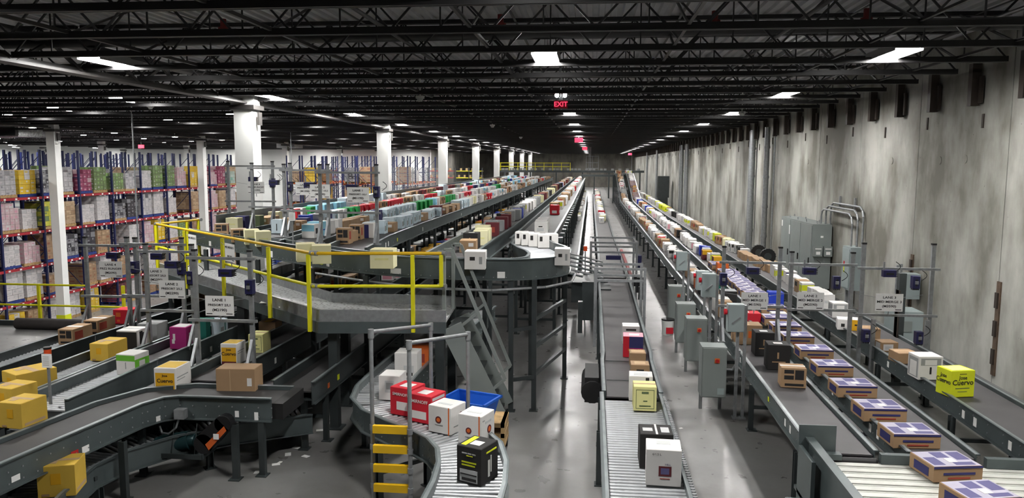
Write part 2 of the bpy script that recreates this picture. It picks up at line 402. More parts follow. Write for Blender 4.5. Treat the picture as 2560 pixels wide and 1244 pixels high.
def bolts(t,path,wd,side,z,step,s0=0,s1=99):
    q=MB(); s=s0; L=min(plen(path),s1)
    while s<L:
        p,d=pat(path,s); nr=Vector((d.y,-d.x,0)).normalized()*side
        for zz in (z if isinstance(z,tuple) else (z,)):
            c=p+nr*(wd/2+.012)+Vector((0,0,zz)); q.cyl(c,c+nr*.008,.009,6)
        s+=step
    tag(q.build('bolt_heads',galv,t),kind='stuff')
def lane(key,*a,**k): LN[key]=conveyor(*a,**k); return LN[key]
# right-hand merge lanes
M1=[(2.72,8.2,.85),(2.78,14,.85),(2.75,25,.85),(2.72,62,.85),(2.72,64,.95),(2.72,76,2.95),(2.72,84,2.95)]
M2=[(3.72,8.2,.85),(3.72,14,.85),(3.78,25,.85),(3.75,62,.85),(3.75,64,.95),(3.75,76,2.95),(3.75,84,2.95)]
M3=[(5.12,4.5,.85),(5.12,13,.85),(5.0,25,.85),(4.85,45,.85),(4.85,96,.85)]
t=lane('M1','belt_conveyor','long dark belt lane right of the centre aisle, under the Lane 1 sign',M1,.6)
stickers(t,M1,.6,-1,[(1.0,-.1,.06,.09,paper),(1.25,-.1,.06,.09,paper),(2.2,-.1,.06,.06,sticky),(4.3,-.1,.06,.08,paper),(6,-.1,.06,.08,paper),(9,-.1,.06,.08,paper)])
t=lane('M2','belt_conveyor','middle belt lane on the right carrying flat purple-topped trays under the Lane 2 sign',M2,.64)
stickers(t,M2,.64,-1,[(.9,-.09,.07,.1,paper),(1.15,-.09,.07,.1,paper),(2.6,-.09,.06,.08,paper),(5,-.09,.06,.08,paper)])
t=lane('M3','belt_conveyor','outermost belt lane beside the concrete wall, passing under the Lane 3 sign',M3,.72)
stickers(t,M3,.72,-1,[(5.2,-.09,.08,.11,paper),(5.5,-.09,.07,.1,paper),(3.9,-.1,.1,.1,paper),(8,-.1,.07,.09,paper),(4.4,-.09,.07,.1,paper)])
# white slat sorter in the foreground right
t=thing('slat_sorter','wide white slat sorter bed in the bottom right corner that the merge lanes feed','conveyor')
for i in range(26):
    q=MB(); y=8.0-i*.15; q.box((4.5,y,.79),(4.1,.142,.03)); q.box((4.5,y-.03,.81),(4.1,.03,.012)); q.build('slat',slatm,t)
q=MB(); q.box((2.36,6.0,.72),(.05,4.6,.62)); q.box((2.34,6.0,1.03),(.09,4.6,.02)); q.box((2.25,7.9,.6),(.04,.5,.7)); q.box((2.28,6.0,.45),(.1,4.5,.04)); q.build('side_frame',green,t)
q=MB(); q.box((2.1,7.3,.35),(.25,.6,.5)); q.box((2.15,6.3,.35),(.2,.8,.45)); q.build('drive_cover',green,t)
q=MB(); q.cyl((1.97,7.3,.4),(2.1,7.3,.4),.13,16); q.build('drive_pulley',dkgreen,t)
q=MB(); q.box((2.42,8.15,1.0),(.38,.02,.34)); q.box((2.5,8.1,.86),(.3,.1,.06)); q.build('end_plate',green,t)
for x,w_ in ((3.22,.36),(4.42,.68),(5.8,1.2)): q=MB(); q.box((x,8.08,.86),(w_,.07,.1)); q.build('transfer_plate',green,t)
for x in (2.72,3.72):
    q=MB(); q.cyl((x-.3,8.12,.8),(x+.3,8.12,.8),.045,12); q.build('end_pulley',rubber,t)
q=MB(); 
for i in range(60): q.box((2.45,8.0-i*.07,.8),(.1,.03,.06),rz=.5)
q.build('brush_strip',rubber,t)
for x,y in ((2.3,7.8),(2.3,5.5),(6.6,7.8),(6.6,5.5)): link('leg',legmesh(.45),t,(x,y,0))
# centre line: rollers, incline belt, scanning frame and far belts
C1=[(.56,4.2,.85),(.56,9.9,.85)]
t=lane('C1','roller_conveyor','straight steel roller conveyor running down the centre aisle to the bottom edge',C1,.72,'roller',legs=2.2,rails=(.03,.03))
q=MB()
for i in range(70): q.cyl((.97,5.6+i*.06,.9),(.97,5.6+i*.06,.94),.022,8)
q.build('skate_wheel_guide',galv,t)
q=MB(); q.cyl((.02,5.8,.55),(.16,5.8,.55),.16,16); q.build('drive_drum',rubber,t)
C2=[(.58,9.95,.85),(.58,11.6,.86),(.6,12.0,.88),(.6,19.5,1.0)]
t=lane('C2','belt_conveyor','dark belt conveyor in the centre aisle between the roller bed and the scanning frame',C2,.7,'belt',legs=2.4,rails=(.03,.03))
q=MB(); q.cyl((.06,10.6,.7),(.06,11.5,.7),.16,14); q.box((.05,11.05,.72),(.2,.8,.36)); q.build('drive_guard',rubber,t)
q=MB(); q.box((.56,11.7,.885),(.6,.03,.008)); q.box((.56,10.7,.865),(.6,.02,.006)); q.build('transfer_bar',dkgreen,t)
C3=[(.6,19.6,1.02),(.62,27,.95),(.62,31,.85),(.58,60,.85),(.6,86,.85)]
lane('C3','belt_conveyor','long floor-level belt beyond the scanning frame, right of the bright centre aisle floor',C3,.64,'belt',legs=2.6)
q=MB(); q.sweep([(1.0,19.7,1.1),(1.0,26,1.05)],[(0,0),(.08,0),(.08,-.06),(0,-.06)]); q.build('red_guide',mat('red_guide',(140,40,40),.5),LN['C3'])
C4=[(-.73,21.5,.85),(-.73,86,.85)]
lane('C4','belt_conveyor','bright polished low lane just left of the centre aisle floor, in the distance',C4,.64,'belt',legs=2.6,bm=mat('polished_grey_belt',(112,113,114),.6,0,.1,1.2,.35))
# fan of inclined shelves right of the big curve
t=thing('spur_chute','stack of slanting metal spur plates between the big curve and the scanning frame','chute',(-.1,20,0))
for k in range(6):
    q=MB(); q.bar((-.75,0-.3*k,1.65-.06*k),(.42,.15-.3*k,1.35-.06*k),.22,.03); q.build('spur_plate',green if k%2 else galv,t)
q=MB(); q.box((.1,-.4,.75),(.9,1.6,.5)); q.box((.45,-1.6,.55),(.3,1.1,.9)); q.build('drive_housing',dkgreen,t)
for x,y in ((-.5,-1),(.4,-2),(.4,.3)): link('leg',legmesh(.9),t,(x,y,0))
# ---- raised lanes
ZU=2.28
UX={'U1':-4.75,'U2':-6.0,'U3':-7.25,'U4':-8.5}
UL={'U1':'raised belt lane of the first presort group, nearest the aisle, full of pale cases','U2':'raised belt lane second from the aisle in the first presort group','U3':'raised belt lane third from the aisle in the first presort group','U4':'raised runoff lane nearest the tall white columns with a high back guard'}
for k,x in UX.items():
    y0={'U1':13.6,'U2':14.7,'U3':16.2,'U4':17.3}[k]
    p=[(x+(.25 if k!='U4' else .1),y0,ZU),(x+.05,y0+2.5,ZU),(x,y0+6,ZU),(x,88,ZU)]
    t=lane(k,'belt_conveyor',UL[k],p,.78,rails=(.34 if k=='U4' else .04,.04),legs=3.2,foot=0,leg0=1.2)
    stickers(t,p,.78,1,[(2,-.08,.07,.1,paper),(2.3,-.08,.07,.1,paper),(3.2,-.08,.06,.08,sticky),(6,-.08,.07,.1,paper),(12,-.08,.08,.08,paper)])
LXX={'P1':-5.25,'P2':-6.62,'P3':-7.32,'P4':-8.55}
PL={'P1':'low belt lane under the Presort 2/L1 sign, nearest the aisle','P2':'low belt lane with roller end under the Presort 2/L2 sign','P3':'low roller-ended belt lane under the Presort 2/L3 sign','P4':'low runoff lane farthest left, carrying brown cases toward the camera'}
PATHS={}
for k,x in LXX.items():
    y0={'P1':9.9,'P2':10.5,'P3':11.1,'P4':11.9}[k]
    xe={'P1':-4.75,'P2':-6.0,'P3':-7.25,'P4':-8.5}[k]; zf=1.1 if k=='P1' else .82; p=[(x,y0,.9),(x+.1,y0+4,.87),(xe,y0+8,zf),(xe,70,zf)]
    PATHS[k]=p; t=lane(k,'belt_conveyor',PL[k],p,.58,rails=(.08,.08),legs=2.8,rm=dkgreen if k!='P2' else green)
    stickers(t,p,.58,1,[(.5,-.08,.06,.09,paper),(1.5,-.08,.06,.09,paper),(3.1,-.08,.06,.09,paper)])
    if k=='P1': continue
    r=[(x-.02,{'P2':8.5,'P3':5.0,'P4':9.3}[k],.9),(x,y0-.03,.9)]
    t=lane(k+'r','roller_conveyor',{'P2':'short roller end of the low lane in front of the green and white case','P3':'roller run carrying yellow cases down the left edge','P4':'short roller end of the farthest left low lane beside the grey floor'}[k],r,.58,'roller',rails=(.08,.08),legs=1.8,rm=dkgreen if k!='P2' else green)
q=MB(); q.cyl((0,0,0),(.5,0,0),.04,8)
L0=[(-3.95,9.7,.86),(-3.9,12,.86),(-3.75,16,.9),(-3.4,26,1.2)]
t=lane('L0','belt_conveyor','dark belt sloping away under the walkway from the end of the foreground conveyor',L0,.52,rails=(.08,.08),bm=beltd,legs=2.0,rm=dkgreen)
stickers(t,L0,.52,1,[(1.0,-.08,.08,.08,sticky),(.6,-.09,.07,.07,orange)])
# big raised curve
BC=[(-9.0,16.9,ZU),(-7.9,15.9,ZU),(-6.4,14.7,ZU),(-5.2,13.7,ZU)]+[(-4.5,13.15,ZU),(-3.9,12.75,ZU),(-3.3,12.42,ZU),(-2.7,12.2,ZU),(-2.1,12.1,ZU),(-1.6,12.1,ZU)]+arc(-1.45,12.85,.75,-88,-4,ZU,9)+[(-.7,13.25,ZU),(-.8,13.75,ZU),(-1.0,14.25,ZU),(-1.17,14.9,ZU),(-1.22,15.8,ZU)]
t=lane('BC','roller_conveyor','big raised curved conveyor sweeping behind the yellow railing and hooking round on the right',BC,.66,'roller',rails=(.03,.1),legs=0,maxroll=100)
stickers(t,BC,.66,1,[(4.2,-.1,.1,.12,paper),(5.9,-.08,.12,.1,sticky),(6.1,-.1,.08,.1,paper),(7.6,-.1,.2,.09,paper),(9.2,-.1,.12,.1,paper),(10.7,-.1,.16,.1,paper),(1.5,-.1,.1,.1,paper)])
for (x,y) in ((-9.2,16.5),(-8.0,15.2),(-6.2,13.7),(-4.7,12.5),(-3.6,11.95),(-1.22,12.67-.9),(-.86,12.38-.55),(-.44,13.75),(-1.05,13.6),(-2.6,12.7),(-1.75,12.6)):
    link('leg',legmesh(2.1),t,(x,y,0))
q=MB()
for z in (.55,1.0,1.45): q.bar((-.86,12.0,z),(-.44,13.75,z),.05,.06)
for z in (.5,1.3): q.bar((-1.22,11.8,z),(-.86,11.83,z+.05),.04,.06)
for z in (.6,1.3): q.bar((-4.7,12.5,z),(-3.6,11.95,z),.05)
q.build('cross_brace',dkgreen,t)
q=MB(); q.pipe([Vector(p)+Vector((.42*(1 if False else 0),0,0)) for p in [(-4.9,12.9,2.0),(-3.6,12.1,1.98),(-2.6,11.7,1.96),(-1.5,11.6,1.96),(-.7,11.95,1.97),(-.3,12.5,1.98),(-.25,13.3,2.0)]],.022,8); q.build('conduit_pipe',galv,t)
U5=[(-2.35,12.6,ZU),(-2.3,15,ZU+.02),(-2.25,18,ZU),(-2.2,86,ZU)]
lane('U5','belt_conveyor','raised dark belt lane with paired rails, left of the polished raised lane',U5,.78,rails=(.08,.08),legs=3.0,leg0=2)
U6=[(-1.22,15.85,ZU),(-1.15,30,ZU),(-1.12,86,ZU)]
t=lane('U6','belt_conveyor','raised polished grey lane on tall legs ending in the hooked curve',U6,.82,rails=(.04,.04),legs=2.4,leg0=1.5,bm=mat('worn_grey_belt',(94,96,97),.62,0,.1,1.5,.3))
q=MB(); q.box((0,0,0),(.1,.25,.1)); pe=q.mesh('photo_eye',dkgreen)
for i in range(60): link('photo_eye',pe,t,(-.66,17+i*1.1,ZU-.05))
q=MB(); q.pipe([(-1.72,15.9,ZU-.1),(-1.7,86,ZU-.1)],.03,6); q.build('conduit_pipe',galv,t)
# S curve in the foreground
SCV=[(-2.25,15.5,.9),(-2.45,13,.9),(-2.66,11.2,.9),(-2.7,10.2,.9),(-2.7,9.65,.9),(-2.62,9.2,.9),(-2.4,8.84,.9),(-2.07,8.54,.9),(-1.72,8.28,.9),(-1.42,7.98,.9),(-1.22,7.62,.9),(-1.12,7.2,.9),(-1.08,6.7,.9),(-1.1,4.6,.9)]
t=lane('SC','roller_conveyor','s-shaped steel roller conveyor in the centre foreground behind the yellow-runged barrier',SCV[::-1],.62,'roller',rails=(.05,.05),legs=1.6,leg0=1.2,maxroll=100)
stickers(t,SCV,.62,1,[(5.9,-.08,.07,.09,paper)]); stickers(t,SCV,.62,-1,[(9.2,-.08,.07,.09,paper)])
# foreground left line with tall near guard
FC=[(-3.92,9.3,.88),(-5.2,9.28,.88),(-5.56,9.1,.88),(-5.76,8.65,.88),(-5.93,7.5,.88),(-6.2,5.5,.88),(-6.36,4.2,.88)]
t=lane('FC','belt_conveyor','grey-green belt conveyor bending through the bottom left foreground',FC,.72,rails=(.07,.0),legs=0,rm=green,bm=beltd,depth=.0)
stickers(t,FC,.72,-1,[(1.25,-.12,.06,.06,paper),(.45,-.1,.05,.08,paper),(.2,-.12,.05,.1,paper),(1.9,-.14,.06,.07,paper),(3.1,-.14,.1,.09,paper),(3.25,-.14,.1,.09,mat('red_sticker',(190,40,40),.6,0,0)),(4.0,-.1,.1,.06,paper),(4.4,-.18,.1,.1,orange)])
for x,y in ((-3.86,9.83),(-4.05,8.9),(-4.33,8.75),(-5.0,9.7),(-5.35,8.05),(-5.55,8.75)): link('leg',legmesh(.7),t,(x,y,0))
q=MB(); q.box((-3.85,9.3,.82),(.14,.7,.2)); q.build('end_drum_cover',rubber,t)
m0=PY(402,1112,8.9); m1=PY(475,1100,8.95); q=MB(); q.cyl(m0,m1,.125,20); q.cyl(m0-Vector((.06,0,0)),m0,.1,20); q.cyl(m1,m1+Vector((.08,0,0)),.09,16); q.build('drive_motor',motor,t)
q=MB(); q.box((m0.x-.065,m0.y-.02,m0.z),(.008,.11,.11)); q.build('rating_plate',galv,t)
g0=PY(508,1110,8.7); g1=PY(556,1060,8.7); q=MB(); dv=Vector((0,.12,0)); q.cyl(g0,g0+dv,.125,20); q.cyl(g1,g1+dv,.105,20); ux=(g1-g0).normalized(); nx_=Vector((ux.z,0,-ux.x))
q.add([g0+nx_*.125,g1+nx_*.105,g1-nx_*.105,g0-nx_*.125,g0+nx_*.125+dv,g1+nx_*.105+dv,g1-nx_*.105+dv,g0-nx_*.125+dv],[(0,1,2,3),(7,6,5,4),(0,4,5,1),(1,5,6,2),(2,6,7,3),(3,7,4,0)]); q.build('chain_guard',blackp,t)
q=MB(); e_=Vector((0,-.006,0)); q.add([g0+nx_*.02+e_+ux*.02,g1+nx_*.03+e_,g1+nx_*.09+e_-ux*.02,g0+nx_*.1+e_],[(0,1,2,3)]); c_=g0*.45+g1*.55+nx_*.05+e_*2; q.build('guard_window',orange,t)
q=MB(); q.box((c_.x,c_.y-.004,c_.z),(.07,.004,.07)); q.build('sticker',paper,t)
q=MB(); j=PY(452,1033,8.86); q.box(j,(.13,.1,.12)); q.build('junction_box',galv,t)
q=MB(); q.pipe([j+Vector((-.02,0,-.05)),j+Vector((-.06,-.03,-.18)),j+Vector((-.16,-.03,-.26)),j+Vector((-.26,0,-.26)),j+Vector((-.3,.02,-.18))],.014,6); q.build('flex_conduit',galv,t)
q=MB(); tz=.27; tc_=PY(472,1190,8.85); tx,ty=tc_.x,tc_.y
q.box((tx,ty,tz),(.56,.36,.012))
for sx,sy,dx,dy in ((0,-.18,.56,.02),(0,.18,.56,.02),(-.28,0,.02,.36),(.28,0,.02,.36)): q.box((tx+sx,ty+sy,tz+.03),(dx,dy,.06))
for x in (tx-.16,tx+.14): q.cyl((x,ty-.1,tz),(x,ty,.66),.006,5)
q.build('drip_tray',dkgreen,t)
GC=[(-3.9,10.1,.42),(-4.8,9.55,.42),(-5.4,9.0,.42),(-5.75,8.4,.42),(-5.85,7.8,.42),(-5.7,7.0,.42),(-5.2,5.2,.42)]
t=lane('GC','roller_conveyor','low curved roller conveyor passing beneath the bottom left foreground belt',GC,.6,'roller',rails=(.04,.04),legs=1.7,leg0=1.4)

bolts(LN['BC'],BC,.66,1,(-.14,),.16); bolts(LN['BC'],BC,.66,-1,(-.14,),.16)
bolts(LN['FC'],FC,.72,-1,(-.01,-.13),.17); bolts(LN['SC'],SCV[::-1],.62,1,(-.03,-.13),.2); bolts(LN['SC'],SCV[::-1],.62,-1,(-.03,-.13),.2)
bolts(LN['M1'],M1,.6,-1,(-.02,-.12),.35,0,14); bolts(LN['M2'],M2,.64,-1,(-.02,-.12),.35,0,14); bolts(LN['M3'],M3,.72,-1,(-.02,-.12),.35,0,16); bolts(LN['C1'],C1,.72,-1,(-.1,),.2)
for k in ('P2','P3','P4'): bolts(LN[k],PATHS[k],.58,1,(-.1,),.25,0,5)
for k in ('U1','U2'): bolts(LN[k],[(UX[k]+.05,16,ZU),(UX[k],30,ZU)],.78,1,(-.1,),.4)
# ---------------------------------------------------------------- cartons
CM={}
def cm(n,rgb): CM[n]=mat('carton_'+n,rgb,.75,0,.05,5)
for n,c in dict(kraft=(160,130,98),tan=(184,156,122),white=(222,220,217),cream=(226,222,180),paleyellow=(222,218,150),yellow=(208,172,66),lime=(214,222,30),mustard=(218,164,20),black=(30,28,28),red=(196,24,44),maroon=(92,28,36),magenta=(160,30,110),purple=(92,88,130),lilac=(176,172,188),stonepink=(204,176,180),dust=(176,170,160),navy=(44,44,96),blue=(24,56,170),cyan=(140,200,222),paleblue=(206,222,230),green=(20,140,64),leaf=(104,178,50),teal=(20,110,96),grey=(150,152,152),orange=(214,104,40),pink=(216,150,164),brownred=(150,60,44),lightgrey=(196,198,198),olive=(90,104,70)).items(): cm(n,c)
# kind -> (body, prints[(face,u0,v0,u1,v1,material)], texts[(face,text,u,v,size,material)])
T=('top',.0,.42,1,.58)
KD={
'brown':('kraft',[T+('tan',),('front',.1,.35,.6,.8,'brownred'),('left',.15,.5,.7,.85,'black'),('right',.15,.5,.7,.85,'black')],[]),
'brownplain':('kraft',[T+('tan',),('front',.55,.5,.85,.8,'white')],[]),
'browndark':('kraft',[T+('white',),('front',.12,.42,.5,.62,'black'),('front',.55,.42,.9,.9,'black'),('front',.12,.72,.5,.9,'black'),('front',.15,.1,.9,.22,'black'),('right',.1,.3,.5,.8,'brownred')],[]),
'white':('white',[T+('lightgrey',),('front',.2,.3,.7,.55,'lightgrey'),('front',.3,.62,.6,.7,'black')],[]),
'whiteblack':('white',[('front',.08,.55,.92,.9,'black'),('left',.1,.1,.9,.85,'grey'),('right',.1,.2,.9,.8,'black'),T+('lightgrey',)],[]),
'whitebottle':('paleblue',[T+('white',),('front',.46,.2,.54,.7,'black'),('right',.15,.2,.5,.6,'grey'),('right',.62,.25,.72,.8,'teal')],[]),
'cyan':('cyan',[T+('paleblue',),('front',.3,.35,.7,.42,'blue'),('right',.2,.4,.8,.46,'blue')],[]),
'cyanwhite':('white',[('front',.0,.5,1,.95,'cyan'),('right',.3,.3,.7,.7,'black'),T+('cyan',)],[]),
'cream':('cream',[T+('tan',),('front',.2,.45,.8,.55,'paleyellow')],[]),
'paleyellow':('paleyellow',[T+('tan',),('front',.1,.1,.9,.12,'olive'),('front',.1,.86,.9,.88,'olive'),('front',.1,.1,.12,.88,'olive'),('front',.88,.1,.9,.88,'olive'),('front',.35,.72,.65,.8,'olive'),('front',.42,.4,.6,.44,'olive'),('front',.25,.2,.75,.24,'olive')],[]),
'yellow':('yellow',[T+('tan',),('front',.35,.4,.62,.75,'mustard'),('right',.1,.1,.9,.2,'tan'),('top',.2,.2,.45,.4,'tan'),('front',.1,.05,.3,.12,'kraft')],[]),
'black':('black',[('top',.3,.3,.7,.6,'white'),('front',.2,.3,.8,.34,'kraft'),('front',.42,.45,.5,.7,'kraft')],[]),
'red':('red',[('front',.2,.15,.75,.45,'white'),('right',.2,.15,.8,.45,'white'),('top',.3,.3,.75,.7,'white')],[]),
'maroon':('maroon',[T+('brownred',),('front',.3,.3,.7,.7,'brownred')],[]),
'green':('green',[T+('teal',),('front',.3,.2,.6,.5,'tan')],[]),
'blue':('blue',[T+('navy',),('top',.2,.2,.8,.4,'white')],[]),
'navy':('navy',[T+('purple',),('front',.3,.3,.7,.6,'white')],[]),
'purple':('white',[('front',0,0,.6,.9,'navy'),T+('lightgrey',)],[]),
'limeyellow':('lime',[T+('white',),('front',.15,.45,.85,.6,'black')],[]),
'whitelime':('white',[('front',0,.4,1,.85,'lime'),('left',.1,.3,.9,.8,'lime'),T+('lightgrey',)],[]),
'orange':('orange',[T+('brownred',),('front',.2,.2,.8,.6,'brownred')],[]),
'pink':('white',[('front',.1,.1,.9,.8,'pink'),T+('lightgrey',)],[]),
'grey':('grey',[T+('lightgrey',)],[]),
'teal':('teal',[T+('white',)],[]),
'tray':('kraft',[('top',.02,.02,.98,.98,'lilac'),('top',.06,.1,.3,.6,'purple'),('top',.34,.55,.6,.92,'purple'),('top',.68,.4,.95,.9,'purple'),('top',.5,.08,.9,.25,'purple'),('front',.2,.45,.85,.6,'navy'),('front',.0,.86,1,1,'navy'),('left',.2,.2,.8,.75,'navy'),('front',.3,.2,.75,.3,'brownred'),('top',.44,.25,.62,.5,'white')],[]),
'yellowtop':('maroon',[('top',0,0,1,1,'mustard'),('front',0,.55,1,1,'mustard'),('right',0,.7,1,1,'mustard')],[]),
'darkgrey':('black',[('top',.0,.0,1,1,'grey')],[]),
}
FACE=lambda w,l,h:{'front':((-w/2,-l/2,0),(w,0,0),(0,0,h),(0,-1,0)),'right':((w/2,-l/2,0),(0,l,0),(0,0,h),(1,0,0)),'left':((-w/2,l/2,0),(0,-l,0),(0,0,h),(-1,0,0)),'top':((-w/2,-l/2,h),(w,0,0),(0,l,0),(0,0,1)),'back':((w/2,l/2,0),(-w,0,0),(0,0,h),(0,1,0))}
def pq(q,fc,u0,v0,u1,v1,mi=0,e=.0016):
    o,u,v,n=[Vector(a) for a in fc]; n=n*e
    P_=[o+u*u0+v*v0,o+u*u1+v*v0,o+u*u1+v*v1,o+u*u0+v*v1]
    q.add([p for p in P_]+[p+n for p in P_],[(4,5,6,7),(0,1,5,4),(1,2,6,5),(2,3,7,6),(3,0,4,7)],mi)
def bodymesh(q,w,l,h,mi=0,bv=.006):
    # carton body: chamfered edges and a shallow flap seam across the top
    xs=[(-w/2,-l/2),(w/2,-l/2),(w/2,l/2),(-w/2,l/2)]
    def ring(o,z): return [(x+math.copysign(o,-x),y+math.copysign(o,-y),z) for x,y in xs]
    vs=ring(bv,0)+ring(0,bv)+ring(0,h-bv)+ring(bv,h)
    fs=[(3,2,1,0),(12,13,14,15)]
    for r in range(3):
        for i in range(4): fs.append((r*4+i,r*4+(i+1)%4,(r+1)*4+(i+1)%4,(r+1)*4+i))
    q.add(vs,fs,mi)
FARM={}
def farmesh(kind,d):
    k=(kind,d)
    if k not in FARM:
        body,pr,_=KD[kind]; q=MB(); bodymesh(q,*d); ms=[CM[body]]; fc=FACE(*d)
        for n,(f,u0,v0,u1,v1,m_) in enumerate(pr):
            if CM[m_] not in ms: ms.append(CM[m_])
            pq(q,fc[f],u0,v0,u1,v1,ms.index(CM[m_]),.0016+.0004*n)
        FARM[k]=q.mesh('carton',ms)
    return FARM[k]
def kname(kind): return 'shallow_tray' if kind=='tray' else 'carton'
def far_case(kind,d,x,y,z,rz,label,group):
    return tag(link(kname(kind),farmesh(kind,d),None,(x,y,z),rz),label,'carton' if kind!='tray' else 'tray',group)
def near_case(kind,d,x,y,z,rz,label,prints=None,texts=(),tape=None,body=None,group=None,seals=()):
    b0,pr,_=KD[kind]; pr=prints if prints is not None else pr
    t=thing(kname(kind),label,'tray' if kind=='tray' else 'carton',(x,y,z),rz,group)
    q=MB(); bodymesh(q,*d); q.build('carton_body',CM[body or b0],t); fc=FACE(*d)
    for n,(f,u0,v0,u1,v1,m_) in enumerate(pr):
        q=MB(); pq(q,fc[f],u0,v0,u1,v1,0,.0016+.0004*n)
        nm='packing_tape' if f=='top' and u0==0 and u1==1 and v1-v0<.3 else ('shipping_label' if m_ in('white','lightgrey') and f!='top' else 'printed_panel')
        q.build(nm,CM[m_],t)
    for f,u,v,rr_ in seals:
        o,uu,vv,n=[Vector(a) for a in fc[f]]; c=o+uu*u+vv*v; q=MB(); q.cyl(c,c+n*.003,rr_,20); q.cyl(c,c+n*.0045,rr_*.62,16,1); q.build('round_seal',[CM['maroon'],CM['orange']],t)
    ro={'front':(math.pi/2,0,0),'right':(math.pi/2,0,math.pi/2),'left':(math.pi/2,0,-math.pi/2),'top':(0,0,0)}
    for f,s_,u,v,sz,m_ in texts:
        o,uu,vv,n=[Vector(a) for a in fc[f]]
        text(s_,sz,CM.get(m_) or MATS[m_],t,tuple(o+uu*u+vv*v+n*.005),ro[f])
    return t
def place(px,py,z,d,dy=0):   # foot of the visible front face -> centre of the carton on its conveyor
    p=PZ(px,py,z); return p.x,p.y+d[1]/2+dy
def NC(kind,px,py,z,d,label,rz=0,**k):
    x,y=place(px,py,z,d); return near_case(kind,d,x,y,z+.003,math.radians(rz),label,**k)
# right lane 1
Z=.852
NC('browndark',1985,970,Z,(.33,.26,.28),'brown case with dark printed squares, nearest on the first merge lane',rz=-4)
NC('black',1947,925,Z,(.32,.3,.38),'tall black case behind the brown case on the first merge lane, nearer of the two',rz=-2)
NC('black',1911,890,Z,(.3,.3,.38),'tall black case behind its twin, beside the wide kraft case')
NC('brownplain',1870,862,Z,(.46,.32,.34),'wide kraft case with round orange-brown stamp, beside the black cases',prints=[('top',.45,0,.55,1,'tan'),('front',.5,.35,.75,.7,'orange')])
NC('red',1875,806,Z,(.4,.3,.18),'low red case with a white top label behind the wide kraft case',prints=[('top',.2,.3,.5,.8,'white')])
NC('teal',1795,727,Z,(.36,.3,.25),'teal case behind the grey wall switch boxes of the first merge lane')
NC('darkgrey',1822,775,Z,(.32,.32,.4),'dark case with grey top, upper of the row behind the Lane 1 post')
NC('white',1826,800,Z,(.34,.3,.26),'white case between dark cases beside the Lane 1 post')
NC('darkgrey',1838,832,Z,(.32,.32,.36),'dark case with grey top just behind the grey disconnect box')
# trays on lane 2 and on the sorter
TD=(.5,.4,.16)
for i,(px,py) in enumerate([(2474,1290),(2385,1205),(2288,1122),(2210,1055),(2142,995),(2087,942),(2042,900),(1997,864),(1968,836),(1946,815)]):
    z=.818 if i<2 else Z; x,y=place(px,py,z,TD)
    near_case('tray',TD,x,y,z+.003,math.radians((14,10,4,3,2,2,1,1,0,0)[i]),['purple-topped kraft tray cut by the bottom edge on the white slats','purple-topped kraft tray crossing onto the white slat sorter','purple-topped kraft tray just before the end of the middle merge lane','purple-topped kraft tray, second back from the end of the middle merge lane','purple-topped kraft tray, third back from the end of the middle merge lane','purple-topped kraft tray, fourth back on the middle merge lane','purple-topped kraft tray, fifth back on the middle merge lane','purple-topped kraft tray, sixth back on the middle merge lane','purple-topped kraft tray, seventh back on the middle merge lane','purple-topped kraft tray, eighth back, below the Lane 2 sign'][i])
NC('blue',1940,778,Z,(.3,.26,.4),'bright blue case between the Lane 1 and Lane 2 signs',prints=[('left',.2,.3,.8,.7,'white')])
NC('white',1948,800,Z,(.3,.2,.14),'small white box directly in front of the bright blue case',prints=[('front',.2,.3,.8,.6,'blue')])
# lane 3
NC('limeyellow',2398,993,Z,(.34,.28,.36),'bright yellow tequila case, nearest on the wall-side lane',rz=14,prints=[('top',.1,.1,.9,.9,'paleyellow'),('front',.35,.86,.65,.88,'black'),('front',.2,.32,.8,.35,'olive'),('front',.3,.2,.7,.22,'olive')],texts=[('front','Jose',.5,.73,.07,'black'),('front','Cuervo',.5,.55,.1,'black'),('left','Jose',.5,.75,.07,'black'),('left','Cuervo',.5,.55,.09,'black')])
NC('whiteblack',2322,950,Z,(.34,.3,.34),'white case with dark arched panels beside the bright yellow case',rz=6,prints=[('left',.08,.08,.92,.9,'grey'),('left',.2,.12,.8,.75,'white'),('front',.08,.62,.92,.92,'grey'),('front',.25,.64,.75,.86,'white'),('front',.46,.25,.54,.55,'black')])
NC('brownplain',2268,910,Z,(.32,.3,.17),'low kraft box behind the white case with dark arches',rz=8,prints=[T+('tan',)])
NC('brownplain',2222,880,Z,(.27,.26,.16),'low kraft box with white labels beneath the blue side scanner',rz=6,prints=[('left',.2,.1,.8,.85,'white'),('front',.1,.15,.7,.8,'white'),('front',.2,.25,.6,.6,'lightgrey')])
NC('brownplain',2178,850,Z,(.3,.3,.2),'low kraft box half behind the Lane 3 scanner post',prints=[T+('tan',)])
NC('white',2128,826,Z,(.42,.3,.2),'long white box with a mustard end on the wall-side lane',rz=-12,prints=[('front',.5,0,1,1,'mustard'),('front',.7,.45,.9,.6,'black'),('front',.15,.3,.3,.6,'black')])
NC('whiteblack',2100,795,Z,(.3,.3,.3),'white case with dark arch print behind the Lane 2 right post',prints=[('left',.08,.08,.92,.9,'grey'),('front',.05,.5,.95,.92,'grey'),('front',.25,.55,.75,.85,'white')])
NC('white',2068,772,Z,(.3,.3,.3),'plain white case right of the Lane 2 sign',prints=[('front',.3,.4,.7,.6,'lightgrey')])
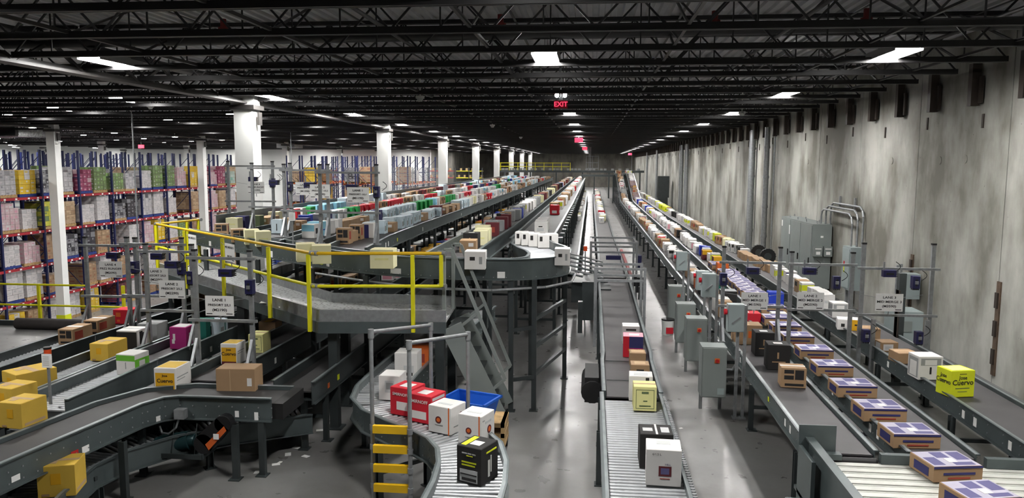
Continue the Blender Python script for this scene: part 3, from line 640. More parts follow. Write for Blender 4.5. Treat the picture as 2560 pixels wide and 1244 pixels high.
# centre line
Z=.853
NC('white',1660,1216,Z,(.33,.3,.36),'tall white case with a small picture label, nearest on the centre rollers',rz=-3,prints=[('front',.36,.28,.72,.55,'maroon'),('front',.42,.33,.66,.5,'purple'),('front',.4,.2,.68,.22,'brownred'),('top',.3,.5,.7,.8,'lightgrey')],texts=[('front','HILL',.62,.6,.028,'navy'),('front','6/1.5 L',.3,.87,.03,'black')])
NC('whiteblack',1640,1172,Z,(.33,.3,.36),'black and white case directly behind the tall white case on the centre rollers',body='black',prints=[('top',.48,0,.54,1,'white'),('top',.65,.2,.9,.7,'lightgrey'),('top',.1,.3,.4,.6,'lightgrey')])
NC('paleyellow',1612,1028,Z,(.28,.28,.31),'pale yellow case with fine line border on the centre rollers')
NC('white',1602,1003,Z,(.3,.26,.33),'white case with brown leaf print just behind the pale yellow case',rz=-2,prints=[('top',.2,.2,.8,.7,'lightgrey'),('front',.3,.6,.7,.75,'kraft'),('front',.7,.8,.85,.95,'black')])
NC('brownplain',1600,950,Z,(.26,.24,.22),'small kraft case behind the white leaf-print case in the centre lane',prints=[('top',.2,.2,.8,.8,'tan'),('front',.3,.5,.7,.7,'black')])
NC('brownplain',1594,915,.865,(.24,.24,.2),'small kraft case touching the purple and blue case in the centre lane',prints=[('top',.1,.2,.9,.8,'tan')])
NC('purple',1583,893,.875,(.31,.3,.33),'purple and red vodka case in the centre belt lane',rz=-2,body='magenta',prints=[('front',.25,.45,1,1,'navy'),('front',0,0,.3,1,'red'),('top',0,0,1,1,'pink'),('top',.3,.3,.8,.7,'white')],texts=[('front','SMIRNOFF',.62,.35,.05,'mustard')])
NC('white',1577,862,.88,(.28,.28,.32),'white-topped case farthest of the centre belt group',prints=[('front',.2,.75,.8,.85,'black'),T+('lightgrey',)])
# S curve
Z=.903
NC('black',1188,1212,Z,(.27,.3,.36),'glossy black and lime case, nearest on the s-shaped rollers',rz=-24,prints=[('top',.35,.25,.75,.6,'white'),('top',.1,.1,.3,.9,'lime'),('front',.12,.05,.85,.38,'lightgrey'),('front',.2,.48,.75,.52,'lime'),('front',.2,.56,.8,.6,'lime'),('front',.2,.08,.8,.16,'black'),('right',.4,.15,.5,.6,'white'),('right',.55,.25,.6,.7,'white'),('right',.3,.8,.9,.84,'lime'),('front',.22,.8,.42,.83,'grey'),('front',.45,.8,.6,.83,'grey'),('front',.64,.8,.78,.83,'grey'),('front',.4,.75,.66,.765,'lime'),('front',.15,.24,.82,.27,'black')])
NC('white',1186,1114,Z,(.28,.3,.33),'white case with orange stripe and round seal, behind the black and lime case',rz=-20,prints=[('front',.88,0,.93,1,'orange'),('right',.3,.68,.75,.76,'lightgrey'),('right',.1,.8,.25,.83,'grey'),('top',.2,.3,.8,.45,'lightgrey'),('front',.3,.25,.6,.28,'grey')],seals=[('front',.45,.48,.035),('right',.6,.45,.045)])
NC('white',1112,1085,Z,(.3,.3,.31),'white case with orange stripe and round seal, against the red cases',rz=-24,prints=[('front',.88,0,.93,1,'orange'),('right',.2,.25,.6,.28,'grey'),('top',.2,.3,.8,.45,'lightgrey'),('front',.3,.3,.65,.33,'grey')],seals=[('front',.45,.5,.04),('right',.68,.6,.035)])
NC('red',1060,1058,Z,(.34,.3,.33),'bright red vodka case touching the white striped case',rz=-24,prints=[('front',.2,.14,.8,.42,'white'),('top',.3,.2,.7,.7,'white'),('right',.1,.82,.9,.92,'lightgrey')],texts=[('front','SMIRNOFF',.5,.76,.055,'white')])
NC('red',1013,1040,Z,(.3,.3,.34),'bright red vodka case on the bend, left of its twin',rz=-22,prints=[('front',.3,.2,.85,.5,'white'),('top',.3,.2,.8,.7,'white')],texts=[('front','SMIRNOFF',.5,.76,.05,'white')])
NC('white',975,1001,Z,(.27,.3,.32),'plain white case with a barcode label at the outside of the bend',rz=-4,prints=[('front',.3,.32,.75,.8,'lightgrey'),('front',.36,.45,.7,.72,'grey')])
NC('white',1015,945,Z,(.32,.3,.36),'plain white case with barcode behind the posts of the yellow-runged barrier',prints=[('front',.4,.2,.85,.5,'lightgrey'),('front',.45,.1,.8,.22,'black')])
NC('orange',1048,917,Z,(.28,.3,.33),'orange-brown case behind the plain white case on the s-shaped rollers')
NC('grey',1046,880,Z,(.28,.3,.36),'grey-topped case farthest back on the s-shaped rollers')
# second presort group
Z=.903
cu=[('front','Jose',.5,.72,.045,'black'),('front','Cuervo',.5,.52,.075,'black')]
cp=[('front',.05,.05,.95,.82,'mustard'),('top',.05,.1,.95,.9,'yellow'),('right',.1,.6,.8,.64,'grey'),('right',.1,.5,.6,.53,'grey')]
NC('white',414,986,.8,(.3,.4,.36),'yellow and white tequila case just behind the foreground belt guard',prints=cp,texts=cu,rz=0)
NC('white',573,912,Z,(.25,.3,.32),'yellow and white tequila case above the battered brown carton',prints=cp+[('front',.05,.02,.95,.16,'maroon')],texts=cu)
NC('brownplain',588,988,.82,(.52,.3,.36),'battered brown carton with taped seam tipped behind the foreground conveyor',rz=4,prints=[('front',.35,.1,.37,.95,'tan'),('front',.8,.35,.92,.65,'white'),('front',.7,.08,.85,.12,'black')])
NC('paleyellow',640,882,.88,(.24,.3,.3),'pale yellow case under the edge of the walkway')
NC('brownplain',668,838,.88,(.3,.3,.24),'kraft case with yellow strip in shadow under the walkway',prints=[('top',.3,0,.7,1,'mustard')])
NC('white',318,938,Z,(.3,.3,.3),'white case with green front band, nearest in the second low lane',prints=[('front',0,.68,1,.95,'leaf'),('right',0,.15,1,.75,'leaf'),('right',.3,.25,.7,.65,'white'),('front',.48,.3,.52,.62,'grey'),('front',.78,.15,.9,.3,'leaf')],rz=-6)
NC('navy',446,873,Z,(.28,.3,.36),'magenta wine case with white footprint, standing by the Presort 2/L1 post',body='magenta',prints=[('front',.2,.4,.34,.7,'white'),('front',.14,.25,.3,.45,'white'),('right',.3,.4,.7,.7,'white'),('top',.1,.1,.9,.9,'lightgrey')])
NC('teal',497,848,.89,(.28,.3,.32),'teal case between gantry posts behind the magenta case')
NC('whitebottle',528,845,.88,(.32,.3,.3),'white case right of the teal case, beneath the Presort 2/L1 crossbar')
NC('grey',370,850,Z,(.34,.34,.28),'grey case behind the black and white case under the Presort 2/L3 sign')
NC('yellow',250,903,Z,(.3,.46,.27),'yellow case at the start of the third low lane rollers',rz=-2)
NC('whiteblack',318,872,Z,(.34,.34,.3),'case with black front and pale end showing a dark palm print',prints=[('front',0,0,1,.92,'black'),('right',.25,.2,.5,.9,'black'),('right',.45,.5,.85,.8,'black'),T+('lightgrey',)])
NC('browndark',165,862,.903,(.26,.5,.26),'long brown case, nearest in the farthest left low lane')
NC('browndark',228,838,.9,(.26,.5,.26),'long brown case behind the nearest one in the farthest left low lane')
NC('red',307,810,.9,(.36,.3,.27),'red case with pale swirls by the Pre2 Runoff post',prints=[('front',.15,.5,.4,.8,'orange'),('front',.2,.15,.35,.3,'orange')])
NC('yellow',42,985,.903,(.4,.5,.27),'yellow case angled across the left edge rollers, highest of the three',rz=-28)
NC('yellow',12,1022,.903,(.32,.36,.26),'yellow case cut by the left edge, middle of the three',rz=-10)
NC('yellow',32,1072,.903,(.3,.36,.3),'yellow case lowest of the three at the left edge',rz=-6)
NC('yellow',130,1243,.423,(.36,.34,.34),'yellow case on the low curved rollers beneath the foreground belt',rz=18)
# big curve and raised lanes
Z=ZU+.003
for px,py,k,d,l,rz in ((589,606,'browndark',(.3,.3,.27),'brown case on the big curve beside two cream cases, under the yellow top rail',30),(622,612,'cream',(.28,.28,.3),'cream case on the big curve near the hung rail sign, left twin',30),(650,617,'cream',(.28,.28,.3),'cream case on the big curve near the hung rail sign, right twin',30),(757,655,'cream',(.3,.28,.3),'cream case on the big curve behind the railing corner, left of the touching pair',25),(797,660,'cream',(.3,.28,.3),'cream case on the big curve behind the railing corner, right of the touching pair',20),(953,672,'cream',(.36,.3,.3),'cream case alone on the big curve behind the long straight yellow rail',3),(1186,674,'white',(.32,.3,.28),'white case with small black logos on the big curve right of the stair head',3),(1405,664,'white',(.24,.28,.27),'white case on the outside of the hooked bend',0),(548,590,'browndark',(.28,.28,.27),'brown case at the end of the runoff lane by the high guard',20)):
    NC(k,px,py,Z,d,l,rz,prints=None if k!='white' else [('front',.25,.5,.5,.7,'black'),('front',.7,.3,.85,.7,'grey'),T+('lightgrey',)])
for i,(px,py) in enumerate([(1303,612),(1318,614),(1335,617),(1357,620),(1378,618)]):
    NC('white',px,py,Z,(.22,.26,.26),'white logo case bunched at the hooked bend, %s from the left'%['first','second','third','fourth','fifth'][i],rz=-8+5*i,prints=[('front',.15,.5,.4,.85,'black'),T+('lightgrey',)])
USED={'M1':14.6,'M2':15.9,'M3':17.2,'U1':0,'U2':0,'U3':0,'U4':0,'U5':0,'U6':17.4,'P1':14,'P2':14.6,'P3':14.6,'P4':15.2,'C3':32,'C4':33}
# ---- runs of cases on each lane : (kind, count, gap, dims)
w3=(.3,.27,.3); w2=(.26,.3,.26); lo=(.34,.3,.2)
def R(*ks): return [(k,1) for k in ks]
SEQ={
'U1':R('browndark','brownplain','browndark','purple','whitebottle','whitebottle')+[('brownplain',1),('whitebottle',9),('brownplain',1),('whitebottle',5),('maroon',2),('tanx',6),('whitebottle',7),('white',4),('cream',2),('white',5),('pink',2),('brown',3),('red',4),('cyanwhite',3),('white',6)],
'U2':R('cyanwhite','cyan','purple','purple','brownplain','brownplain','brownplain','brownplain')+[('whitebottle',1),('navy',1),('whitebottle',14),('green',7),('cyan',2),('pink',3),('brown',2),('green',7),('white',3),('pink',2),('red',9),('purple',3),('white',8)],
'U3':R('whitebottle','brown','brownplain','navy','blue','grey','whitebottle','navy','whitebottle')+[('white',2),('green',4),('red',6),('brown',3),('red',8),('brown',4),('white',6),('red',5)],
'U4':R('cream','navy','olivex','brownplain','brownplain','cream','grey','maroon','red','white')+[('green',2),('cyan',8),('paleb',10),('white',4),('brown',3),('white',6),('brown',5),('maroon',4)],
'U5':R('brownplain','black','cream','cream','cream','maroon','grey','grey','maroon','maroon','black','brown')+[('grey',4),('blue',1),('grey',5),('whitelime',1),('white',12)],
'U6':R('white','white','pink','white')+[('gap',12),('red',2),('gap',1),('brown',2),('whitelime',1),('white',2),('gap',2),('brown',2),('white',10)],
'P1':[('gap',11)]+[('pink',4),('yellowtop',3),('brown',1),('yellowtop',9),('blue',2),('red',2),('white',20)],
'P2':[('grey',1),('brown',1),('grey',1),('black',2),('gap',2),('brown',3),('grey',3)],
'P3':[('gap',2),('black',1),('grey',2)],
'P4':[('gap',1),('brown',2),('grey',2)],
'M1':[('grey',1),('white',1),('brown',1),('white',2),('gap',1),('brownplain',1),('pink',1),('black',1),('brownplain',1),('orange',1),('white',3),('brownplain',2),('white',3),('brown',4),('white',3),('whiteblack',6),('white',3),('brown',3),('red',1),('white',2)],
'M2':[('tray',14),('orange',1),('brown',1),('tray',2),('yellowtop',1),('whitelime',1),('white',1),('yellowtop',1),('white',1),('blue',2),('white',3),('pink',2),('white',10),('black',3),('brown',3),('white',8),('pink',2),('white',14)],
'M3':[('white',3),('whitelime',1),('brown',1),('white',3),('purple',1),('whitelime',1),('white',3),('brownplain',9),('white',1),('black',1),('whiteblack',5),('cream',3),('brown',4),('limeyellow',2),('white',2),('whitelime',1),('white',2),('limeyellow',1),('white',4),('brown',10)],
'C3':[('gap',24),('white',3),('cream',2),('pink',3),('white',3),('gap',3),('red',2),('white',14)],
'C4':[('gap',25),('white',4),('cream',5),('grey',3),('white',14)],
}
KD['tanx']=KD['brownplain']; KD['olivex']=('olive',[T+('tan',)],[]); KD['paleb']=('paleblue',[T+('white',)],[])
COLN={'brown':'kraft brown','brownplain':'kraft brown','browndark':'brown','tanx':'tan','white':'white','whiteblack':'white and black','whitebottle':'pale blue-white','cyan':'sky blue','cyanwhite':'white and sky blue','cream':'cream','black':'black','maroon':'maroon','green':'green','red':'red','blue':'blue','navy':'navy','purple':'white and navy','limeyellow':'lime yellow','whitelime':'white and lime','orange':'orange','pink':'white and pink','grey':'grey','teal':'teal','tray':'purple-topped','yellowtop':'yellow-topped','olivex':'olive green','paleb':'pale blue','darkgrey':'dark'}
LNAME={'U1':'raised presort lane nearest the aisle','U2':'second raised presort lane','U3':'third raised presort lane','U4':'raised lane beside the white columns','U5':'raised dark belt lane','U6':'polished raised lane','P1':'low lane beneath the raised lanes','P2':'second low presort lane','P3':'third low presort lane','P4':'farthest left low lane','M1':'merge lane nearest the aisle','M2':'middle merge lane','M3':'merge lane along the concrete wall','C3':'floor-level centre lane','C4':'polished low centre lane'}
LP={'U1':[(-4.95,14.9,ZU),(-4.8,20,ZU),(-4.75,88,ZU)],'U2':[(-6.1,16.0,ZU),(-6.0,20,ZU),(-6.0,88,ZU)],'U3':[(-7.2,17,ZU),(-7.25,24,ZU),(-7.25,88,ZU)],'U4':[(-8.5,17.6,ZU),(-8.5,88,ZU)],'U5':[(-2.2,13.7,ZU+.01),(-2.25,18,ZU),(-2.2,84,ZU)],'U6':U6,'M1':M1,'M2':M2,'M3':M3,'C3':C3,'C4':C4}
for k in ('P1','P2','P3','P4'): LP[k]=PATHS[k]
ALL=[]
for k in SEQ:
    path=LP[k]; L=plen(path); random.seed(sum(map(ord,k)))
    s=0
    if USED[k]: s=max(0,USED[k]-path[0][1])
    pool=[a for a,_ in SEQ[k] if a!='gap'] or ['white']
    full=k in('U1','U2','U3','U4','M1','M2','M3')
    runs=list(SEQ[k])
    while s<L-1:
        if runs: kind,n=runs.pop(0)
        else: kind,n=random.choice(pool+['white','brown','white']),random.choice((1,2,3,5,7))
        if k[0]=='P' and not runs and s>34: break
        d={'tray':TD,'brownplain':(.3,.4,.22),'tanx':(.26,.4,.22),'cyan':(.32,.28,.32),'green':(.26,.28,.3),'paleb':(.3,.5,.42)}.get(kind,random.choice((w3,w2,(.28,.3,.3),(.26,.26,.32)))) if kind!='gap' else (.3,.3,.3)
        for _ in range(n):
            if s>L-1: break
            p,dd=pat(path,s+d[1]/2)
            if kind!='gap':
                off=random.uniform(-.1,.1)+{'M1':.02,'M3':.1}.get(k,0); off=max(-.15,min(.15,off))
                if kind=='tray': off*=.3
                nr=Vector((dd.y,-dd.x,0)).normalized(); pp=p+nr*off; rz=math.atan2(-dd.x,dd.y)+random.uniform(-.06,.06)
                ALL.append((pp.y,k,kind,pp,d,rz,abs(dd.z)<.02))
            s+=d[1]+.02
        s+=random.uniform(.03,.25) if full else random.uniform(.1,.5)
ALL.sort(key=lambda a:a[0])
ords={}; stuff=[]; total=sum(1 for o in bpy.data.objects if o.parent is None and o.name.startswith('carton'))
for y,k,kind,pp,d,rz,flat in ALL:
    if flat and (kind=='tray' and y<40 or total<298):
        ky=(k,COLN[kind]); c=ords.get(ky,0); ords[ky]=c+1; nm='tray' if kind=='tray' else 'case'
        if nm=='case': total+=1
        far_case(kind,d,pp.x,pp.y,pp.z+.004,rz,('%s %s %s of the run on the %s'%(ORD[c],COLN[kind],nm,LNAME[k])),'%s %ss on the %s'%(COLN[kind],nm,LNAME[k]))
    else: stuff.append((kind,pp,d,rz))
q=MB(); ms=[]
for kind,p,d,rz in stuff:
    me=farmesh(kind,d); idx=[]
    for m_ in me.materials:
        if m_ not in ms: ms.append(m_)
        idx.append(ms.index(m_))
    cs,sn=math.cos(rz),math.sin(rz); o=len(q.v)
    q.v+=[(p.x+v.co.x*cs-v.co.y*sn,p.y+v.co.x*sn+v.co.y*cs,p.z+.006+v.co.z) for v in me.vertices]
    for f in me.polygons: q.f.append([i+o for i in f.vertices]); q.m.append(idx[f.material_index]); q.sm.append(False)
random.seed(3)
for i in range(38):
    if random.random()<.75: q.box((-10.2+i*.42,88.9,3.24),(.3,.35,.3),0,0)
tag(q.build('distant_cartons',ms),'mass of small assorted cases on the distant stretches of all the lanes','cartons',None,'stuff')

# ---------------------------------------------------------------- pallet racking hall (left, lower floor)
ZB=[ZLOW,-2.62,-1.0,.63,2.26]
def frame_mesh(h,m_):
    q=MB()
    for x in (0,-1.1): q.box((x,0,h/2),(.09,.1,h))
    z=.3; k=0
    while z<h-.3:
        q.box((-.55,0,z),(1.1,.03,.04)); q.bar((0 if k%2 else -1.1,0,z),(-1.1 if k%2 else 0,0,min(z+1.15,h-.1)),.03); z+=1.15; k+=1
    return q.mesh('upright_frame',m_)
FRM=frame_mesh(8.6,bluep)
q=MB(); 
for x in (.02,-1.12): q.box((x,1.375,-.06),(.05,2.66,.12))
for y in (.5,1.3,2.1): q.box((-.55,y,-.02),(1.1,.06,.03))
for y in (.3,1.0,1.8,2.4): q.box((.05,y,-.06),(.01,.12,.07),mi=1)
BMR=q.mesh('shelf_beams',[redp,paper]); BMO=BMR.copy(); BMO.materials[0]=orangep
def rack(x,y0,nb,label,beams=BMR,levels=(1,2,3,4),group=None):
    t=thing('pallet_rack',label,'rack',(x,y0,ZLOW),0,group)
    for i in range(nb+1): link('upright_frame',FRM,t,(0,i*2.75,0))
    for i in range(nb):
        for l in levels: link('shelf_beams',beams,t,(0,i*2.75+.0,ZB[l]-ZLOW))
    return t
PAL={}
def pallet_mesh(m_):
    if m_.name not in PAL:
        q=MB()
        for k in range(6): q.box((0,-.5+k*.2,.13),(1.0,.12,.02))
        for x in (-.45,0,.45): q.box((x,0,.06),(.08,1.14,.12))
        PAL[m_.name]=q.mesh('pallet',m_)
    return PAL[m_.name]
WR={'carton_white':(192,188,188),'carton_lightgrey':(172,170,172),'carton_grey':(128,128,132),'carton_mustard':(206,172,52),'carton_yellow':(200,178,96),'carton_black':(62,60,64),'carton_magenta':(142,64,92),'carton_stonepink':(186,162,166),'carton_pink':(196,140,156),'carton_olive':(108,126,84),'carton_leaf':(134,166,104),'carton_dust':(166,180,170),'carton_teal':(120,166,152),'carton_cyan':(160,190,186),'carton_tan':(176,152,124),'carton_kraft':(152,126,100),'carton_brownred':(140,92,70),'carton_cream':(198,186,158),'carton_lime':(178,178,70),'carton_maroon':(96,50,58)}
def load_mesh(c1,c2,c3,nx,ny,nz,hz,seed):
    random.seed(seed); q=MB(); ms=[CM[c1],CM[c2],CM[c3]]
    X=1.0/nx; Y=1.14/ny
    for k in range(nz):
        for i in range(nx):
            for j in range(ny):
                if k==nz-1 and random.random()<.12: continue
                jx,jy=random.uniform(-.008,.008),random.uniform(-.008,.008); c=(-.5+X*(i+.5)+jx,-.57+Y*(j+.5)+jy,.15+hz*(k+.5)); d=(X-.012,Y-.012,hz-.01)
                mi=0 if random.random()<.85 else 1
                q.box(c,d,0,mi)
                if i==nx-1: q.box((c[0]+d[0]/2,c[1]-d[1]*.1,c[2]+random.choice((-.04,.03))),(.004,d[1]*random.uniform(.25,.6),d[2]*random.uniform(.15,.45)),0,2 if random.random()<.6 else 1)
                if j==0: q.box((c[0],c[1]-d[1]/2,c[2]-.02),(d[0]*.5,.004,d[2]*.3),0,2)
    return q.mesh('stacked_cartons',[mat('wrapped_'+m_.name,WR.get(m_.name,(150,140,130)),.35,0,.14,3) for m_ in ms])
LD={'white':('white','lightgrey','lightgrey',3,3,5,.26),'grey':('lightgrey','grey','white',2,3,5,.25),'yellow':('mustard','white','yellow',3,3,5,.25),'charcoal':('grey','black','lightgrey',3,4,5,.24),'magenta':('magenta','stonepink','pink',3,3,5,.25),'green':('olive','leaf','lightgrey',3,4,5,.26),'pink':('stonepink','white','pink',3,4,5,.25),'teal green':('dust','teal','cyan',3,3,4,.28),'tan':('tan','kraft','kraft',3,3,5,.24),'brown':('kraft','tan','brownred',2,3,4,.3),'black':('black','grey','grey',3,3,5,.26),'cream':('cream','tan','tan',2,2,4,.28),'lime yellow':('lime','olive','yellow',3,3,5,.24),'wine red':('maroon','magenta','brownred',3,3,5,.26)}
LM={k:load_mesh(*v,seed=len(k)*7) for k,v in LD.items()}
def load(kind,x,y,z,label,group,hs=1.,blue=False):
    t=thing('pallet_load',label,'pallet load',(x,y,z),random.uniform(-.02,.02),group)
    link('pallet',pallet_mesh(woodb if blue else wood),t); o=link('stacked_cartons',LM[kind],t); o.scale=(1,random.uniform(.84,.97),hs*random.choice((1,1,.95,.9,.8,.72)))
    return t
RX=-26.35; RY=29.1; NB=10
rack(RX,RY,NB,'blue and red pallet racking whose long face lines the left side of the picture')
ROWC=[['cream','pink','yellow','brown','white','white','yellow','brown','wine red','white','brown','tan','white','white','cream','tan','white','brown','tan','pink'],
['cream','brown','white','white','brown','tan','brown','white','brown','white','white','tan','white','brown','grey','tan','pink','white','tan','white'],
['white','brown','white','pink','brown','charcoal','black','brown','tan','white','pink','yellow','white','green','brown','tan','pink','brown','pink','white'],
['grey','grey','pink','white','lime yellow','tan','white','white','charcoal','black','grey','white','white','tan','tan','pink','pink','tan','white','tan'],
['grey','charcoal','grey','yellow','charcoal','grey','magenta','green','green','grey','white','green','green','pink','yellow','yellow','pink','magenta','teal green','tan']]
LV=['floor','second','third','fourth','top']
random.seed(11)
for l in range(5):
    for i in range(20):
        if (l,i) in ((2,8),(1,5),(3,13),(0,7)): continue
        b_=i//2; k=ROWC[l][i]
        load(k,RX-.62+random.uniform(-.05,.04),RY+.76+b_*2.75+(i%2)*1.24,ZB[l]+.005,'%s wrapped pallet load, %s level, %s bay of the long rack, %s'%(k,LV[l],'first' if b_==0 else ORD[b_],'left place' if i%2==0 else 'right place'),'pallet loads in the long rack face',blue=random.random()<.4)
for r_,(x,n) in enumerate(((-27.9,10),(-32,9),(-33.5,9),(-37.6,9),(-39.1,9),(-43.4,8),(-49.2,7))):
    rack(x,RY+1+2.75*(r_//2),n,'blue upright pallet racking, %s row behind the long red-beamed face'%ORD[r_+1],levels=(3,4) if r_<1 else (4,),group=None)
for i in range(16):
    if i in (3,9): continue
    k=['grey','white','tan','charcoal','pink','green','white','brown'][i%8]
    load(k,-28.43,RY+1.7+(i//2)*2.75+(i%2)*1.22,ZB[4]+.005,'%s pallet load on top of the second rack row, %s from the left'%(k,ORD[i] if i else 'first'),'loads of the second rack row')
# racks seen end on beyond the first tall column
for r_,x in enumerate((-14.6,-17.6,-18.9,-22.2,-23.5)):
    rack(x,60.5,4,'blue racking seen end on beyond the nearest white column, %s from the right'%('first' if r_==0 else ORD[r_]),beams=BMO,levels=(2,3,4))
    for j in range(2):
        for l in (2,3,4):
            k=['brown','grey','tan','charcoal','brown','white','yellow'][(r_*3+j+l)%7]
            load(k,x-.55,61.4+j*2.75,ZB[l]+.005,'%s load, %s level, %s end-on rack from right, %s bay'%(k,LV[l],'first' if r_==0 else ORD[r_],'near' if j==0 else 'next'),'loads in the end-on racks')
for i in range(6):
    t=thing('pallet_stack','stack of empty dark blue pallets below the end-on racks, %s from left'%('first' if i==0 else ORD[i]),'pallets',(-20.5+i*1.25,49,.0-4.1),0,'stacks of empty blue pallets')
    q=MB()
    for k in range(26): q.box((0,0,.1+k*.145),(1.0,1.1,.05)); q.box((0,0,.04+k*.145),(.2,1.1,.09)); 
    q.build('stacked_pallets',woodb,t)
# wire cage
t=thing('wire_cage','grey wire mesh partition between the second and third white columns','fence',(0,52,0))
for p in range(4):
    x0=-14.1+p*.95; q=MB()
    for i in range(13): q.box((x0+i*.075,0,2.1),(.012,.012,3.0))
    for i in range(24): q.box((x0+.45,0,.7+i*.125),(.95,.012,.012))
    q.build('mesh_panel',galv,t); q=MB(); q.box((x0-.02,0,1.8),(.05,.05,3.7)); q.build('post',galv,t)
# far shelving along the back
for i,x in enumerate((-18,-14.6,-30)):
    t=thing('shelving','low steel shelving with small boxes near the far concrete wall, %s'%['right of the wire cage','between the distant columns','left of the wire cage'][i],'shelving',(x,92,0))
    q=MB()
    for z in (1.2,2.2,3.0): q.box((0,0,z),(3.2 if i<2 else 8,1,.08))
    q.build('shelf',[redp,yellow,orangep][i],t); q=MB()
    for xx in (-1.6,0,1.6): q.box((xx,-.5,1.6),(.1,.1,3.6))
    q.build('upright',dkgreen,t); q=MB(); random.seed(i)
    for k in range(14): q.box((-1.5+.23*k,0,(1.24,2.24,3.04)[k%3]+.15),(.2,.4,.3))
    tag(q.build('stored_boxes',CM['tan'],t),kind='stuff')
# ---------------------------------------------------------------- gantries, signs, scanners
def sign(lines,x,y,z,label,wd=.43,hg=.29,rz=0,tilt=0,group=None):
    t=thing('lane_sign',label,'sign',(x,y,z),rz,group); t.rotation_euler=(tilt,0,rz)
    q=MB(); q.box((0,0,0),(wd,.006,hg)); q.build('sign_panel',paper,t)
    n=len(lines)
    for i,l in enumerate(lines):
        text(l,wd*(.125 if len(l)<12 else .108),ink,t,(0,-.006,hg*(.29-.25*i)),bold=.018,sx=1.22,name='lettering')
    q=MB(); q.bar((-wd*.5,.01,hg*.3),(-wd*1.25,.05,hg*.45),.006); q.bar((wd*.5,.01,hg*.3),(wd*1.25,.05,hg*.45),.006); q.bar((0,.01,-hg*.5),(0,.03,-hg*.75),.012); q.build('tie_wire',galv,t)
    q=MB(); q.box((-wd*.36,-.004,-hg*.4),(wd*.2,.002,.012)); q.box((wd*.34,-.004,-hg*.4),(wd*.22,.002,.012)); q.build('small_print',ink,t)
    return t
q=MB(); q.box((0,0,0),(.2,.11,.11)); SCB=q.mesh('scanner_body',navy)
q=MB(); 
for k in range(4): q.box((.11,0,-.04+.028*k),(.03,.09,.012))
q.box((0,-.058,0),(.12,.006,.03)); SCF=q.mesh('scanner_face',blackp)
def scanner(x,y,z,label,rz=0,vert=False,hang=.14):
    t=thing('barcode_scanner',label,'scanner',(x,y,z),rz)
    a=link('scanner_body',SCB,t); c=link('scanner_face',SCF,t)
    if vert:
        for o in (a,c): o.rotation_euler=(0,math.pi/2,0)
    q=MB(); q.box((-.08 if not vert else 0,0,.05+hang/2 if not vert else 0),(.025,.02,hang) if not vert else (.05,.16,.05)); q.build('bracket',galv,t)
    q=MB(); pts=[(.1+.09*math.sin(a_*.5),0.03,.02+.17*(a_/6.)) for a_ in range(7)]; q.pipe(pts,.006,5); q.build('cable',rubber,t)
    return t
def gantry(label,xl,xr,Y,foot,ztop,zb,over=.06,yr=None,m_=galv):
    t=thing('scanner_gantry',label,'gantry',(0,0,0)); Y2=yr if yr is not None else Y
    for x,y in ((xl,Y),(xr,Y2)):
        q=MB(); q.box((x,y,(ztop+foot)/2),(.06,.05,ztop-foot)); q.box((x,y,foot+.01),(.12,.14,.02)); q.build('post',m_,t)
        q=MB(); q.bar((x,y-.22,foot+.05),(x,y-.02,foot+.42),.04); q.build('diagonal_strut',m_,t)
    for z in zb:
        q=MB(); q.bar((xl-over,Y-.05,z),(xr+over,Y2-.05,z),.04); q.build('crossbar',m_,t)
    q=MB()
    for x,y in ((xl,Y),(xr,Y2)): q.box((x,y,ztop+.01),(.07,.06,.03))
    q.build('post_cap',rubber,t)
    return t
GY=13.3
WHO={'LANE 1':'nearest the aisle','LANE 2':'second from the aisle','LANE 3':'third from the aisle','LANE 4':'farthest from the aisle'}
gantry('scanner gantry of bare grey strut over the merge lane nearest the aisle',2.27,3.2,GY,.86,2.5,(2.25,1.5),over=.08)
gantry('scanner gantry of bare grey strut over the middle merge lane',3.34,4.32,GY-.2,.0,2.45,(2.26,1.5))
gantry('scanner gantry of grey strut over the wall-side merge lane',4.52,5.62,GY-.1,.0,2.6,(2.2,1.42),over=.1)
for lines,px,py,lb in ((['LANE 1','MID MERGE 1','(M1590)'],1886,752,'white sign reading Lane 1 Mid Merge 1, left of the three'),(['LANE 2','MID MERGE 2','(M2590)'],2026,752,'white sign reading Lane 2 Mid Merge 2, middle of the three'),(['LANE 3','MID MERGE 3','(M3590)'],2223,756,'white sign reading Lane 3 Mid Merge 3, beside the concrete wall')):
    p=PY(px,py,GY-.35); sign(lines,p.x,p.y,p.z,lb)
for px,py,v,lb in ((1881,676,0,'navy barcode scanner hung from the left merge gantry'),(2023,677,0,'navy barcode scanner hung from the middle merge gantry'),(2222,683,0,'navy barcode scanner hung from the wall-side merge gantry'),(1808,697,1,'navy side scanner on the left post of the Mid Merge 1 gantry'),(2090,705,1,'navy side scanner on the right post of the Mid Merge 2 gantry'),(2288,705,1,'navy side scanner high on the right post of the Mid Merge 3 gantry'),(2164,838,1,'navy side scanner low on a post left of the wall-side lane'),(2296,843,1,'navy side scanner on the short post by the concrete wall')):
    p=PY(px,py,GY-.28); scanner(p.x,p.y,p.z,lb,vert=bool(v))
for px,lb in ((2176,'short grey strut post carrying the low side scanner left of the wall-side lane'),(2310,'short grey strut post carrying the side scanner by the concrete wall')):
    p=PY(px,830,GY-.15); q=MB(); q.box((0,0,.85),(.06,.06,1.0)); q.box((0,0,.2),(.05,.05,.4)); tag(q.build('strut_post',galv,None,(p.x+.04,p.y,0)),lb,'post')
q=MB(); q.box((0,0,1.0),(.12,.12,2.0)); q.box((-.05,0,.9),(.02,.16,1.6),mi=1); tag(q.build('conduit_channel',[dkgreen,joistd],None,(5.5,14.1,0)),'dark cable channel standing beside the wall-side lane behind the Lane 3 sign','channel')
